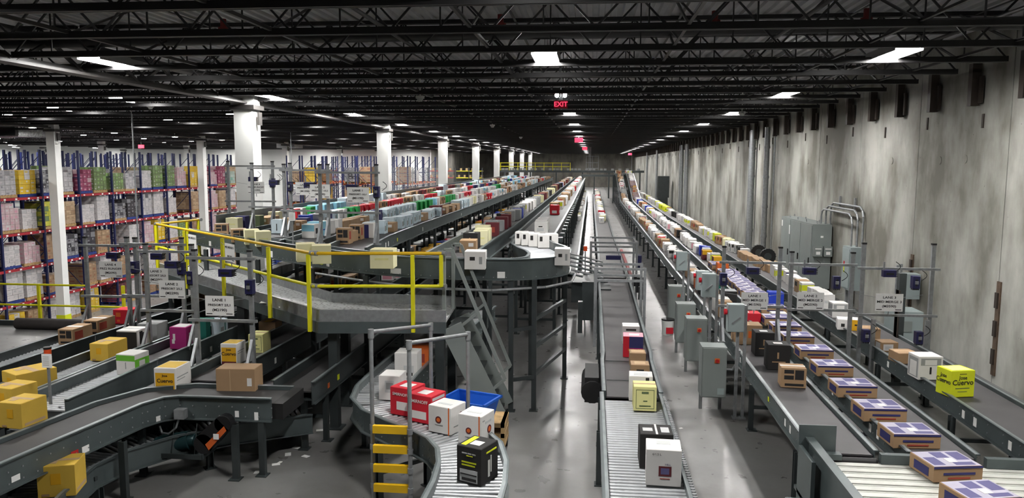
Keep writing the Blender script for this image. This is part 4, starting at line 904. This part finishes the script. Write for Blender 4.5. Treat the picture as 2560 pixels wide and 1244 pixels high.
# second presort gantries
for lines,xl,xr,Y,sx,sy,zt,zb,lb in ((['LANE 1','PRESORT 2/L1','(M2190)'],-5.72,-4.88,10.55,549,764,2.63,(2.53,1.62),'Presort 2/L1'),(['LANE 2','PRESORT 2/L2','(M2290)'],-7.05,-6.28,11.5,430,723,2.6,(2.5,1.55),'Presort 2/L2'),(['LANE 3','PRESORT 2/L3','(M2390)'],-8.0,-7.0,12.5,391,690,2.6,(2.5,1.6),'Presort 2/L3'),(['LANE 4','PRE2 RUNOFF','(M2090)'],-9.05,-8.1,12.9,277,673,2.55,(2.42,1.5),'Pre2 Runoff')):
    gantry(('grey strut scanner gantry over the low %s lane, '+WHO[lines[0]])%lb,xl,xr,Y,.92,zt,zb,over=.1)
    p=PY(sx,sy,Y-.12); sign(lines,p.x,p.y,p.z,'white sign reading %s on the low gantries, %s'%(' '.join(lines[:2]).title(),WHO[lines[0]]))
    scanner((xl+xr)/2+.1,Y-.08,zt-.3,('navy barcode scanner hung from the low %s gantry, '+WHO[lines[0]])%lb); scanner(xr+.02,Y-.07,zt-.5,'navy side scanner on the right post of the low gantry '+WHO[lines[0]],vert=True)
for lines,xl,xr,Y,sx,sy,zt,zb,lb in ((['LANE 1','PRESORT 1/L1','(M1190)'],-5.22,-4.1,14.45,895,487,3.86,(3.72,2.95),'Presort 1/L1'),(['LANE 2','PRESORT 1/L2','(M1290)'],-6.45,-5.5,15.7,800,478,3.86,(3.75,2.9),'Presort 1/L2'),(['LANE 3','PRESORT 1/L3','(M1390)'],-7.7,-6.8,16.9,762,471,3.88,(3.78,2.9),'Presort 1/L3'),(['LANE 4','PRE1 RUNOFF','(M1090)'],-9.0,-7.85,18.4,640,469,3.92,(3.82,2.95),'Pre1 Runoff')):
    gantry(('grey strut scanner gantry standing over the raised %s lane, '+WHO[lines[0]])%lb,xl,xr,Y,2.33,zt,zb,over=.08)
    p=PY(sx,sy,Y-.15); sign(lines,p.x,p.y,p.z,'white sign reading %s on the raised gantries, %s'%(' '.join(lines[:2]).title(),WHO[lines[0]]))
    scanner((xl+xr)/2+.1,Y-.08,zt-.42,('navy barcode scanner hung from the raised %s gantry, '+WHO[lines[0]])%lb); scanner(xr+.02,Y-.07,zt-.5,'navy side scanner on the right post of the raised gantry '+WHO[lines[0]],vert=True)
for px,py,z,lb in ((127,1010,.95,'small white notice on a grey pole between the low lanes at lower left'),(733,610,2.3,'small white notice on a grey pole with amber lamp beside the sky blue case')):
    p=PZ(px,py+(0 if px<500 else 0),z); t=thing('notice_pole',lb,'notice',(p.x,p.y,z)); q=MB(); q.box((0,0,.3),(.025,.025,.6)); q.build('pole',galv,t); q=MB(); q.box((0,-.02,.55),(.13,.006,.17)); q.build('notice',paper,t)
    q=MB()
    for k in range(5): q.box((-.01,-.024,.6-.025*k),(.08,.001,.006))
    q.build('notice_text',CM['grey'],t)
for px,py,z,lb in ((120,895,1.05,'amber warning lamp on a black base among the low lanes'),(728,520,2.75,'amber warning lamp above the small notice by the raised lanes'),):
    p=PZ(px,py,z); t=thing('warning_lamp',lb,'warning lamp',(p.x,p.y,z)); q=MB(); q.cyl((0,0,.02),(0,0,.14),.05,14); q.build('lens',mat('amber_lens',(226,84,40),.3,0,0),t); q=MB(); q.cyl((0,0,.14),(0,0,.17),.055,14); q.cyl((0,0,-.02),(0,0,.02),.055,14); q.cyl((0,0,-z+(0 if z<2 else 2.1)),(0,0,0),.015,8); q.build('base',blackp,t)
# ---------------------------------------------------------------- crossover walkway
DZ=1.66
gm=bpy.data.materials.new('serrated_grating'); gm.use_nodes=True; N=gm.node_tree.nodes; L_=gm.node_tree.links; b_=N['Principled BSDF']; b_.inputs['Metallic'].default_value=.6; b_.inputs['Roughness'].default_value=.45
tc=N.new('ShaderNodeNewGeometry'); vo=N.new('ShaderNodeTexVoronoi'); vo.inputs['Scale'].default_value=16; L_.new(tc.outputs['Position'],vo.inputs['Vector']); rr=N.new('ShaderNodeValToRGB'); rr.color_ramp.elements[0].position=.12; rr.color_ramp.elements[0].color=srgb(96,96,96); rr.color_ramp.elements[1].position=.4; rr.color_ramp.elements[1].color=srgb(214,216,216); L_.new(vo.outputs[0],rr.inputs[0]); L_.new(rr.outputs[0],b_.inputs['Base Color'])
front=[(-2.05,10.72),(-3.84,10.52),(-8.95,15.1)]; back=[(-9.1,16.9),(-4.15,11.95),(-2.12,11.9)]
t=thing('crossover_walkway','grey steel crossover walkway with serrated deck bending over the low lanes','walkway')
q=MB(); q.prism(front+back,DZ-.04,DZ); q.build('deck_plate',gm,t)
for nm,pts in (('front',front),('rear',back)):
    q=MB(); q.sweep([(x,y,DZ) for x,y in pts],[(-.02,.15),(.02,.15),(.02,-.02),(-.02,-.02)]); q.build('kick_plate',galv,t)
    q=MB(); q.sweep([(x,y,DZ) for x,y in pts],[(-.05,-.02),(.05,-.02),(.05,-.035),(.0,-.035),(0,-.17),(.05,-.17),(.05,-.185),(-.05,-.185)]); q.build('stringer_beam',green,t)
for x,y in ((-3.72,10.72),(-2.16,10.85),(-2.16,11.8),(-3.9,11.8),(-6.0,12.6),(-6.9,14.5),(-8.7,15.1)):
    q=MB(); q.box((x,y,.73),(.13,.13,1.46)); q.box((x,y,.01),(.24,.24,.02)); q.build('support_column',dkgreen,t)
for x,y,r_,sx in ((-4.6,11.5,.4,.5),(-5.1,11.75,.2,.35),(-2.75,11.2,.5,.16)):
    q=MB(); q.box((0,0,0),(sx,.16,.004),r_); tag(q.build('paper_sheet',paper,None,(x,y,DZ+.012)),'loose paper lying on the walkway deck, %s'%{-4.6:'wider one at the bend',-5.1:'smaller one left of the bend',-2.75:'near the stair head'}[x],'paper')
t=thing('safety_railing','yellow pipe guard railing along the crossover walkway','railing')
tr=[(-2.1,10.68),(-3.9,10.45),(-8.95,15.05),(-8.75,16.4)]
segs=list(zip(tr[:-1],tr[1:]))
for z in (DZ+.97,DZ+.5):
    for (a,c) in segs:
        q=MB(); q.cyl((a[0],a[1],z),(c[0],c[1],z),.024,10); q.build('rail',amber if z>2.3 else yellow,t)
    q=MB()
    for x,y in tr: q.cyl((x-.06,y+.05,z),(x+.06,y-.0,z),.036,10)
    q.build('rail_fitting',galv,t)
posts=[(-2.1,10.68),(-2.5,10.62),(-3.98,10.5),(-4.95,11.38),(-6.3,12.6),(-7.7,13.9),(-8.95,15.05),(-8.8,16.0),(-8.75,16.4)]
for i,(x,y) in enumerate(posts):
    q=MB(); z0=DZ-.16 if i else DZ+.5; q.box((x,y-.03,(z0+DZ+.95)/2),(.05,.05,DZ+.95-z0)); q.build('post',yellow,t)
for (px,py,lb,ln) in ((487,606,'left white sign hung askew on the yellow railing, reading Mid Merge 2',['MID MERGE 2','','(M2500)']),(581,631,'right white sign hung askew on the yellow railing, reading Mid Merge 1',['MID MERGE 1','','(M1500)'])):
    p=PZ(px,py,2.42); sign(ln,p.x-.03,p.y-.03,2.42,lb,wd=.4,hg=.3,rz=-.74)
# stair at the right end
t=thing('ship_stair','steep grey steel ship stair dropping from the walkway to the aisle floor','stairs')
for y in (10.85,11.6):
    q=MB(); q.bar((-2.0,y,DZ-.12),(-1.32,y+.12,.1),.03,.32); q.build('stringer',cabm,t)
for k in range(7):
    f=(k+.6)/7.2; q=MB(); q.box((-2.0+.65*f,11.22+.12*f,DZ-(DZ)*f),(.2,.72,.03)); q.build('tread',dkgreen,t)
for y in (10.85,11.6):
    q=MB(); q.bar((-1.98,y,DZ+1.0),(-1.22,y+.12,.75),.05); q.bar((-2.1,y,DZ+1.0),(-1.98,y,DZ+1.0),.05); q.bar((-2.1,y,DZ),(-2.1,y,DZ+1.0),.05); q.bar((-1.22,y+.12,.75),(-1.45,y+.1,.55),.04); q.bar((-1.62,y+.05,1.74),(-1.85,y+.05,1.55),.04); q.build('handrail',cabm,t)
# yellow railing at the edge of the upper floor
t=thing('safety_railing','yellow two-rail guard railing at the floor edge in front of the racking','railing')
for z in (.98,.48):
    q=MB(); q.cyl((-19,16.95,z),(-10.9 if z<.6 else -11.9,16.95,z),.024,10); q.build('rail',yellow,t)
for x in (-18.2,-15.9,-13.15,-11.0):
    q=MB(); q.box((x,16.95,.5),(.06,.06,1.0)); q.build('post',yellow,t)
q=MB(); q.cyl((-13.4,16.5,.13),(-10.2,16.5,.13),.13,18); tag(q.build('rolled_mat',mat('dark_roll',(58,54,53),.8),None),'dark rolled mat lying across the floor edge below the yellow railing','roll')
q=MB(); q.box((-15.5,16.85,.05),(7,.06,.14)); tag(q.build('trim_2',dkgreen),kind='structure')
# barrier of posts and yellow rungs
t=thing('post_barrier','galvanised pipe barrier with four yellow padded rungs in the centre foreground','barrier')
pa=PY(930,1000,8.02); pb=PY(1024,1000,7.92); pc=PY(1077,860,9.5); pd=PY(1170,900,9.0)
A=[(pa.x,pa.y),(pb.x,pb.y)]; B=[(pc.x,pc.y),(pd.x,pd.y)]; ZT=[PY(930,829,8.02).z,PY(1024,857,7.92).z]; ZT2=[PY(1079,812,9.5).z,PY(1170,835,9.0).z]; RZ=[PY(980,y_,7.96).z for y_ in (1073,1122,1170,1219)]
for i in (0,1):
    zt=ZT[i]; zt2=ZT2[i]
    q=MB(); q.cyl((A[i][0],A[i][1],0),(A[i][0],A[i][1],zt),.024,10); q.build('post',galv,t)
    q=MB(); q.cyl((B[i][0],B[i][1],0),(B[i][0],B[i][1],zt2),.024,10); q.build('post',galv,t)
    q=MB(); q.cyl((A[i][0],A[i][1],zt),(B[i][0],B[i][1],zt2),.022,10); q.build('top_rail',galv,t)
    q=MB()
    for (x,y),z in ((A[i],zt),(B[i],zt2)): q.cyl((x,y,z-.07),(x,y,z+.03),.034,10)
    for z in RZ: q.cyl((A[i][0],A[i][1],z-.03),(A[i][0],A[i][1],z+.03),.032,10)
    q.build('pipe_fitting',galv,t)
for z in RZ:
    q=MB(); q.box(((pa.x+pb.x)/2,7.96,z),(pb.x-pa.x-.05,.05,.085)); q.build('rung',amber,t)
# blue tote on a small wooden dolly
t=thing('wood_dolly','small wooden box dolly with a black caster behind the s-shaped rollers','dolly',tuple(PZ(1236,1125,0)))
q=MB()
for z in (.16,.3,.44): q.box((0,0,z),(.34,.5,.06))
for x in (-.14,.14): q.box((x,0,.3),(.05,.5,.34))
q.build('wooden_frame',wood,t); q=MB()
for x,y in ((.14,-.2),(-.14,-.2),(.14,.2),(-.14,.2)): q.cyl((x-.02,y,.06),(x+.02,y,.06),.06,14)
q.build('caster',rubber,t)
q=MB(); w1,w2_=.3,.36
for sg in (-1,1):
    q.add([(sg*.24,-.18,0),(sg*.24,.18,0),(sg*.3,.23,.26),(sg*.3,-.23,.26),(sg*.26,-.16,0),(sg*.26,.16,0),(sg*.285,.21,.26),(sg*.285,-.21,.26)][:4],[(0,1,2,3)]); q.add([(-.24,sg*.18,0),(.24,sg*.18,0),(.3,sg*.23,.26),(-.3,sg*.23,.26)],[(0,1,2,3)])
    q.box((sg*.31,0,.26),(.03,.5,.03)); q.box((0,sg*.24,.26),(.65,.03,.03))
q.box((0,0,.005),(.48,.36,.01))
p=PZ(1165,1010,.95); tag(q.build('tote',tote,None,(-1.48,9.36,.69),-.35),'blue plastic tote behind the white striped case beside the s-shaped rollers','tote')
q=MB(); q.box((0,0,.35),(.5,.4,.7)); 
q=MB(); q.box((0,0,.70),(.46,.34,.02))
for x in (-.2,.2):
    for y in (-.14,.14): q.box((x,y,.41),(.04,.04,.58))
tag(q.build('tote_stand',dkgreen,None,(-1.48,9.36,-.03),-.35),'dark steel stand under the blue tote','stand')
# ---------------------------------------------------------------- scanning frame over the centre belt
t=thing('scan_tunnel','galvanised multi-post scanning frame straddling the centre belt','frame')
for Y,zt,x0,x1 in ((16.3,1.72,.12,1.16),(17.1,1.72,.14,1.14),(20.0,1.9,.02,1.2),(21.4,1.9,.02,1.2)):
    for x in (x0,x1):
        q=MB(); q.box((x,Y,zt/2),(.06,.06,zt)); q.build('post',galv,t)
    for z in (zt-.03,zt-.28):
        q=MB(); q.box(((x0+x1)/2,Y,z),(x1-x0,.05,.05)); q.build('crossbar',galv,t)
for x in (.02,1.2):
    q=MB(); q.box((x,20.7,1.85),(.05,1.4,.05)); q.build('side_bar',galv,t)
q=MB(); q.box((.6,19.9,1.5),(.38,.2,.1)); q.build('overhead_scanner',navy,t)
q=MB(); q.box((1.28,20.3,1.35),(.12,.3,.35)); q.build('side_scanner',navy,t)
q=MB(); q.box((-.02,18.4,.75),(.3,1.6,.9)); q.box((-.2,17.0,.5),(.1,.2,.7)); q.build('control_housing',dkgreen,t)
q=MB()
for k in range(5): q.box((1.22+.05*(k%2),18.0+.5*k,.9),(.16,.12,.3))
q.build('side_electronics',blackp,t)
t=thing('warning_lamp','orange beacon on a thin pole left of the scanning frame','warning lamp',(-.12,19.2,0)); q=MB(); q.cyl((0,0,0),(0,0,1.75),.015,8); q.build('pole',galv,t); q=MB(); q.box((0,0,1.8),(.09,.09,.12)); q.build('lens',MATS['amber_lens'],t)
# control cabinets beside lane 1
def cabinet(px,py,label,h=.8,w_=.38,dp=.34,vent=False):
    p=PZ(px,py,.28); t=thing('control_cabinet',label,'cabinet',(p.x+w_/2,p.y+dp/2,.28))
    q=MB(); q.box((0,0,h/2),(w_,dp,h)); q.build('cabinet_body',cabm,t)
    q=MB(); q.box((0,-dp/2-.008,h/2),(w_-.03,.014,h-.03)); q.build('door',cabm,t)
    q=MB(); q.box((.04,-dp/2-.02,h*.74),(.075,.012,.075)); q.cyl((.04,-dp/2-.02,h*.74),(.04,-dp/2-.05,h*.74),.028,14,1); q.build('rotary_switch',[mat('switch_orange',(212,110,50),.5,0,0),mat('switch_red',(170,30,30),.5,0,0)],t)
    q=MB(); q.box((w_*.28,-dp/2-.02,h*.13),(.1,.006,.1)); q.build('vent_grille',cabl,t)
    for sx in (-1,1): q=MB(); q.box((sx*(w_/2-.04),dp/2-.03,-.14),(.05,.05,.28)); q.build('stand_post',galv,t)
    q=MB(); q.pipe([(w_/2-.06,.05,h*.5),(w_/2+.12,.02,h*.5),(w_/2+.2,0,h*.68),(w_/2+.22,0,h*.9)],.018,8); q.build('flex_conduit',galv,t)
    return t
cabinet(1752,992,'grey control cabinet with red rotary switch, nearest of the four beside the merge lane')
cabinet(1714,902,'grey control cabinet with red rotary switch, second of the four beside the merge lane')
cabinet(1690,856,'grey control cabinet with red rotary switch, third of the four beside the merge lane')
cabinet(1670,800,'grey control cabinet with red rotary switch, farthest of the four beside the merge lane')
def disconnect(px,py,Y,label,posts_=True,hh=.42,ww=.24):
    p=PY(px,py,Y); t=thing('disconnect_box',label,'switch box',(p.x,Y,p.z))
    q=MB(); q.box((0,0,0),(ww,.16,hh)); q.build('box_body',cabl,t); q=MB(); q.box((0,-.085,0),(ww-.02,.012,hh-.02)); q.build('cover',cabl,t)
    q=MB(); q.cyl((-.13,-.02,.09),(-.17,-.02,.09),.045,14); q.build('stop_button',redb,t)
    q=MB(); q.bar((-.06,-.1,-.08),(.06,-.1,.02),.02); q.build('lever',galv,t)
    zb=-p.z+.0
    for x in (.17,.06):
        q=MB(); q.box((x,.08,(zb+.1)/2),(.045,.045,abs(zb)+.1+ (.15 if x>.1 else 0))); q.build('strut_post',galv,t)
    q=MB(); q.box((.12,.08,zb+.01),(.2,.14,.02)); q.build('foot_plate',galv,t)
disconnect(1838,793,11.75,'light grey disconnect box with red stop button, nearest on the aisle side struts')
disconnect(1771,712,13.9,'light grey disconnect box with red stop button, middle of the three on struts')
disconnect(1756,700,14.8,'light grey box half hidden behind the middle disconnect box',hh=.36)
disconnect(1704,652,17.3,'light grey disconnect box with red stop button, farthest of the three on struts')
for i,(px,py,z) in enumerate(((1786,905,.55),(1730,835,.6))):
    p=PZ(px,py,z); q=MB(); q.box((0,0,0),(.16,.5,.3)); q.cyl((-.1,-.2,0),(.1,-.2,0),.15,16); q.box((0,.15,-z/2),(.05,.05,z)); tag(q.build('drive_guard',dkgreen,None,(p.x+.1,p.y+.3,z)),'dark rounded drive guard beside the merge lane, %s'%('behind the nearest cabinet' if i==0 else 'behind the farther cabinets'),'guard')
p=PZ(1670,838,0); t=thing('pail','white plastic pail with red label beside the farthest control cabinets','bucket',(p.x,p.y+.1,0)); q=MB(); q.cyl((0,0,0),(0,0,.34),.125,20,0,.145); q.build('pail_body',whitep,t); q=MB(); q.cyl((0,0,.34),(0,0,.37),.15,20); q.build('lid',blackp,t); q=MB(); q.box((.03,-.135,.12),(.16,.03,.14)); q.build('label',CM['red'],t)
# wall side
t=thing('electrical_enclosure','tall grey three-door electrical enclosure against the concrete wall','cabinet',(6.92,25.7,0))
q=MB(); q.box((0,0,1.15),(.56,3.8,1.95)); q.box((0,0,.09),(.5,3.7,.18)); q.build('enclosure_body',cabm,t)
for i in range(3):
    q=MB(); q.box((-.29,-1.25+1.25*i,1.15),(.02,1.2,1.85)); d_=q.build('door',cabm,t); q=MB(); q.box((-.315,-1.25+1.25*i-.45,1.0),(.03,.04,.2)); q.build('handle',blackp,d_)
q=MB(); 
for x,y in ((-.1,-1.7),(-.2,-.9),(.1,-1.2),(-.2,.1),(.1,.3),(-.2,1.1),(.1,1.7)):
    for a in range(8): q.bar((x,y+.04*math.cos(a*.785),2.17+.04*math.sin(a*.785)),(x,y+.04*math.cos(a*.785+.785),2.17+.04*math.sin(a*.785+.785)),.012)
q.build('lifting_eye',galv,t)
for x in (-.13,.16):
    q=MB(); q.box((x,-1.96,1.32),(.24,.16,.3)); o=q.build('fan_box',cabm,t); q=MB(); q.box((x,-2.045,1.4),(.18,.004,.03)); q.box((x,-2.045,1.27),(.12,.004,.09)); q.build('sticker',paper,t)
q=MB(); q.box((-.303,.7,1.75),(.006,.12,.3)); q.box((-.303,1.7,1.9),(.006,.12,.2)); q.box((0,-1.903,1.75),(.08,.004,.06)); q.build('sticker',paper,t)
t=thing('breaker_cabinet','tall narrow grey breaker panel on the wall fed by arching conduits','panel',(7.0,21.3,0))
q=MB(); q.box((0,0,1.15),(.3,.62,1.15)); q.build('panel_body',cabl,t); q=MB(); q.box((-.16,0,1.15),(.015,.56,1.05)); q.build('door',cabl,t)
q=MB(); q.box((-.17,.1,1.28),(.01,.09,.09)); q.build('red_lock_tag',CM['red'],t); q=MB(); q.box((-.17,.1,1.1),(.01,.06,.16)); q.build('yellow_tag',sticky,t)
q=MB(); q.box((-.05,-.12,.28),(.08,.08,.56)); q.box((-.05,.12,.28),(.08,.08,.56)); q.build('lower_duct',galv,t)
t=thing('conduit_arch','four galvanised conduits arching along the wall from enclosure to panel','conduit')
for k in range(3):
    x=7.17-.1*k; y0=23.9+.12*k; y1=21.2+.12*k-.1; zt=2.78-.1*k; q=MB(); pts=[(x,y0,2.1),(x,y0,zt-.2),(x,y0-.08,zt-.06),(x,y0-.25,zt),(x,y1+.3,zt),(x,y1+.1,zt-.08),(x,y1,zt-.25),(x,y1,1.7)]; q.pipe(pts,.028,8); q.build('conduit',galv,t)
q=MB(); q.box((7.2,23.2,2.85),(.05,.05,.3)); q.box((7.2,21.9,2.85),(.05,.05,.3)); q.build('strut_bracket',galv,t)
t=thing('junction_box','small grey junction box on slotted strut left of the Lane 3 sign','box',(7.05,17.6,0)); q=MB(); q.box((0,0,1.25),(.3,.3,.55)); q.build('box_body',cabl,t); q=MB(); q.box((-.1,.3,.95),(.05,.05,1.5)); q.box((-.25,.1,.95),(.05,.05,1.5)); q.build('strut',galv,t)
t=thing('floor_enclosure','low grey enclosure standing on the floor by the wall behind the kraft boxes','cabinet',(6.55,16.6,0)); q=MB(); q.box((0,0,.45),(.55,.6,.9)); q.build('enclosure_body',cabl,t); q=MB(); q.box((-.05,-.31,.6),(.22,.012,.22)); q.build('window',cabm,t)
for i,(px,py) in enumerate(((1896,630),(1919,636))):
    p=PX(px,py,6.4+.05*i); z_t=p.z if i==0 else z_t; p.z=z_t; t=thing('tyre','black wheel with ribbed tyre, %s of the pair on the pallet by the wall'%('left' if i==0 else 'right'),'wheel',(p.x,p.y,p.z)); q=MB(); q.cyl((0,-.07,0),(0,.07,0),.28,26); q.build('tyre_body',rubber,t); q=MB(); q.cyl((0,-.085,0),(0,.085,0),.13,18); q.build('rim',dkgreen,t); q=MB()
    for a in range(18): q.box((.275*math.cos(a*.349),0,.275*math.sin(a*.349)),(.03,.15,.03))
    q.build('tread_lugs',rubber,t)
    if i==0: q=MB(); q.box((p.x+.1,p.y-.3,(p.z-.285)/2),(1.0,2.6,p.z-.28)); tag(q.build('wood_crate',wood),'low wooden crate carrying the two black wheels by the wall','crate')
for i,(y,r_,x) in enumerate(((35,.13,7.05),(36.1,.04,7.15),(32.2,.11,7.05),(31.3,.035,7.15),(58.5,.12,7.05),(59.9,.06,7.1),(61.5,.12,7.05),(63.5,.05,7.1),(85,.12,7.05),(100,.12,7.05))):
    q=MB(); q.cyl((x,y,0),(x,y,5.4),r_,12)
    for z in (1.0,2.2,3.4,4.6): q.cyl((x,y,z-.05),(x,y,z+.05),r_*1.18,12)
    tag(q.build('drain_pipe',galv,None),'%s grey pipe running floor to roof on the concrete wall, %s from the enclosure'%('fat' if r_>.1 else 'thin',ORD[i] if i else 'first'),'pipe')
# roof services
t=thing('exit_sign','red lit EXIT sign with twin emergency heads above the centre aisle','exit sign'); p=PY(1402,261,19.9)
q=MB(); q.box((p.x,p.y,p.z),(.34,.06,.2)); q.build('sign_case',exitb,t); text('EXIT',.17,exitm,t,(p.x,p.y-.035,p.z),bold=.02)
q=MB()
for sx in (-.1,.1): q.cyl((p.x+sx,p.y-.06,p.z+.22),(p.x+sx,p.y+.03,p.z+.25),.055,14)
q.build('emergency_head',mat('emergency_lamp',(255,255,255),.5,0,0,emit=((255,255,255),14)),t)
q=MB(); q.box((p.x,p.y,p.z+.14),(.1,.05,.1)); q.cyl((p.x,p.y,p.z+.18),(p.x,p.y,ZD+.02),.01,6); q.build('hanger',galv,t)
for px,py,Y,lb in ((1447,350,48.,'small red exit sign farther down the centre aisle'),(1462,371,80.,'tiny red exit sign at the far end of the centre aisle'),(505,368,60.,'small red exit sign left of the nearest tall column'),(353,366,62.,'small red exit sign above the blue racks'),(1575,385,112.,'tiny red exit sign at the end of the concrete wall')):
    p=PY(px,py,Y); q=MB(); q.box((0,0,0),(.5,.08,.28)); q.cyl((0,0,.14),(0,0,max(.2,ZD+.02-p.z)),.012,6,1); tag(q.build('exit_sign',[exitm,galv],None,p),lb,'exit sign')
for i,(px,py,Y) in enumerate(((1050,243,19),(1231,313,34),(376,265,24),(1855,281,25),(1302,343,50))):
    p=PY(px,py,Y); q=MB(); q.cyl((0,0,-.03),(0,0,.03),.11,16); q.cyl((0,0,-.1),(0,0,-.03),.05,12,0,.09); q.cyl((0,0,.03),(0,0,ZD+.02-p.z),.02,6); tag(q.build('smoke_detector',whitep,None,p),'white smoke detector under the joists, %s'%['left of the exit sign','mid hall beyond the first','over the racking hall','beside the right lamp row','far along the hall'][i],'detector')
t=thing('sprinkler_main','thick dark sprinkler main crossing the whole roof behind the second joist','pipe'); q=MB(); q.cyl((-14,12.85,5.95),(7.1,12.5,6.02),.1,12); q.build('main_pipe',joistm,t)
for x in (-6.2,-1.5,1.9,4.2):
    q=MB(); q.cyl((x,12.7,6.05),(x,12.7,6.3),.05,10); q.cyl((x,12.7,6.12),(x,12.7,6.16),.09,12); q.build('red_coupling',mat('dull_red',(120,40,38),.6),t)
for i,(x,z) in enumerate(((-3.1,5.9),(2.8,5.85),(5.6,5.95))):
    q=MB(); q.cyl((x,7,z),(x,125,z),.03,8); tag(q.build('sprinkler_branch',girdm),'thin sprinkler branch pipe running down the hall, %s from the left'%['first','second','third'][i],'pipe')
t=thing('round_duct','pale round duct entering at the top right corner','duct'); q=MB(); q.cyl((5.1,9.9,6.1),(7.2,9.8,6.05),.19,24); q.build('duct_run',mat('pale_duct',(170,172,168),.5,.4),t); q=MB(); q.cyl((5.0,9.9,6.1),(5.12,9.9,6.1),.14,24,0,.19); q.cyl((6.2,9.85,6.07),(6.24,9.85,6.07),.2,24); q.build('duct_collar',galv,t)
t=thing('air_duct','foil-wrapped rectangular air duct under the roof at the far left','duct'); q=MB(); q.box((-32.9,40,5.75),(4.2,2,.85)); q.build('duct_run',dkgreen,t); q=MB()
for x in (-34.9,-33.3,-30.85): q.box((x,39.95,5.75),(.2,2.1,.9))
q.box((-32.9,39.9,5.3),(4.3,2.1,.06)); q.build('foil_strip',foil,t)
t=thing('air_duct','foil-wrapped duct box just right of the nearest tall column','duct'); q=MB(); q.box((-26.5,66,5.75),(1.6,2,1.1)); q.build('duct_run',foil,t)
for i,(x,y,z) in enumerate(((-16.2,26,0),(-16.8,42,0),(-12.6,46,0),(-9.8,64,0),(-.25,80,3.2),(-.1,80.5,3.2),(4.2,82,3.0))):
    q=MB(); q.cyl((x,y,z if z else ZLOW if x<-10.7 else 0),(x,y,ZD+.02),.025,8); tag(q.build('drop_pipe',galv),'thin grey pipe dropping from the roof, %s'%['in front of the racks at left','right of the nearest tall column','near the second tall column','left of the third tall column','left of a pair over the far crossing','right of a pair over the far crossing','alone at the far right crossing'][i],'pipe')
# far crossing
t=thing('crossing_conveyor','elevated crossing conveyor at the far end of the hall with yellow railing','conveyor'); q=MB(); q.box((-2.3,88.9,3.05),(16.5,.8,.25)); q.build('bed',dkgreen,t)
for x in (-10,-7,-4,-1,2,5.5):
    q=MB(); q.box((x,88.9,1.5),(.15,.6,3)); q.build('leg',dkgreen,t)
q=MB(); q.box((-6.5,88.3,4.0),(8,.06,.06)); q.box((-6.5,88.3,3.6),(8,.06,.06))
for k in range(9): q.box((-10.4+k,88.3,3.6),(.06,.06,.9))
q.build('yellow_railing',yellow,t)
t=thing('crossing_conveyor','lower steel portal spanning the centre aisle before the far crossing','conveyor'); q=MB(); q.box((1.2,78,2.75),(4.4,.6,.2)); q.build('bed',dkgreen,t)
for x in (-.9,.3,2.2,3.3):
    q=MB(); q.box((x,78,1.35),(.12,.3,2.7)); q.build('leg',dkgreen,t)
t=thing('service_tower','grey open tower frame standing on the far crossing','frame'); q=MB()
for x in (-.6,.1,.8): q.box((x,90,4.0),(.06,.06,1.7))
for z in (3.4,4.05,4.8): q.box((.1,90,z),(1.4,.06,.06))
q.build('tower_frame',galv,t)
q=MB(); q.box((6.4,70,1.9),(1.0,1.2,1.9)); q.box((6.4,70,.5),(.8,1,1)); tag(q.build('far_enclosure',dkgreen),'dark tall enclosure against the wall near the far incline','cabinet')
# scraps
random.seed(5)
for i,(px,py) in enumerate(((752,1083),(741,1118),(764,1140),(700,1155),(720,1135),(800,1075),(775,1020),(642,1180),(1702,1070),(1280,935),(1340,840),(690,1160))):
    p=PZ(px,py,.002); q=MB(); s_=random.uniform(.04,.08); q.box((0,0,.003),(s_*1.4,s_,.004)); tag(q.build('paper_scrap',paper,None,(p.x,p.y,.001),random.uniform(0,3)),'white paper scrap lying on the concrete floor, %s'%['below the walkway','under the belt end','nearer the belt end','by the left leg pair','just left of another','in the middle of the left gap','near the support column','smallest by the front leg','right of the centre rollers','by the stair foot','in the aisle right of the curve legs','close to the left legs'][i],'scrap')
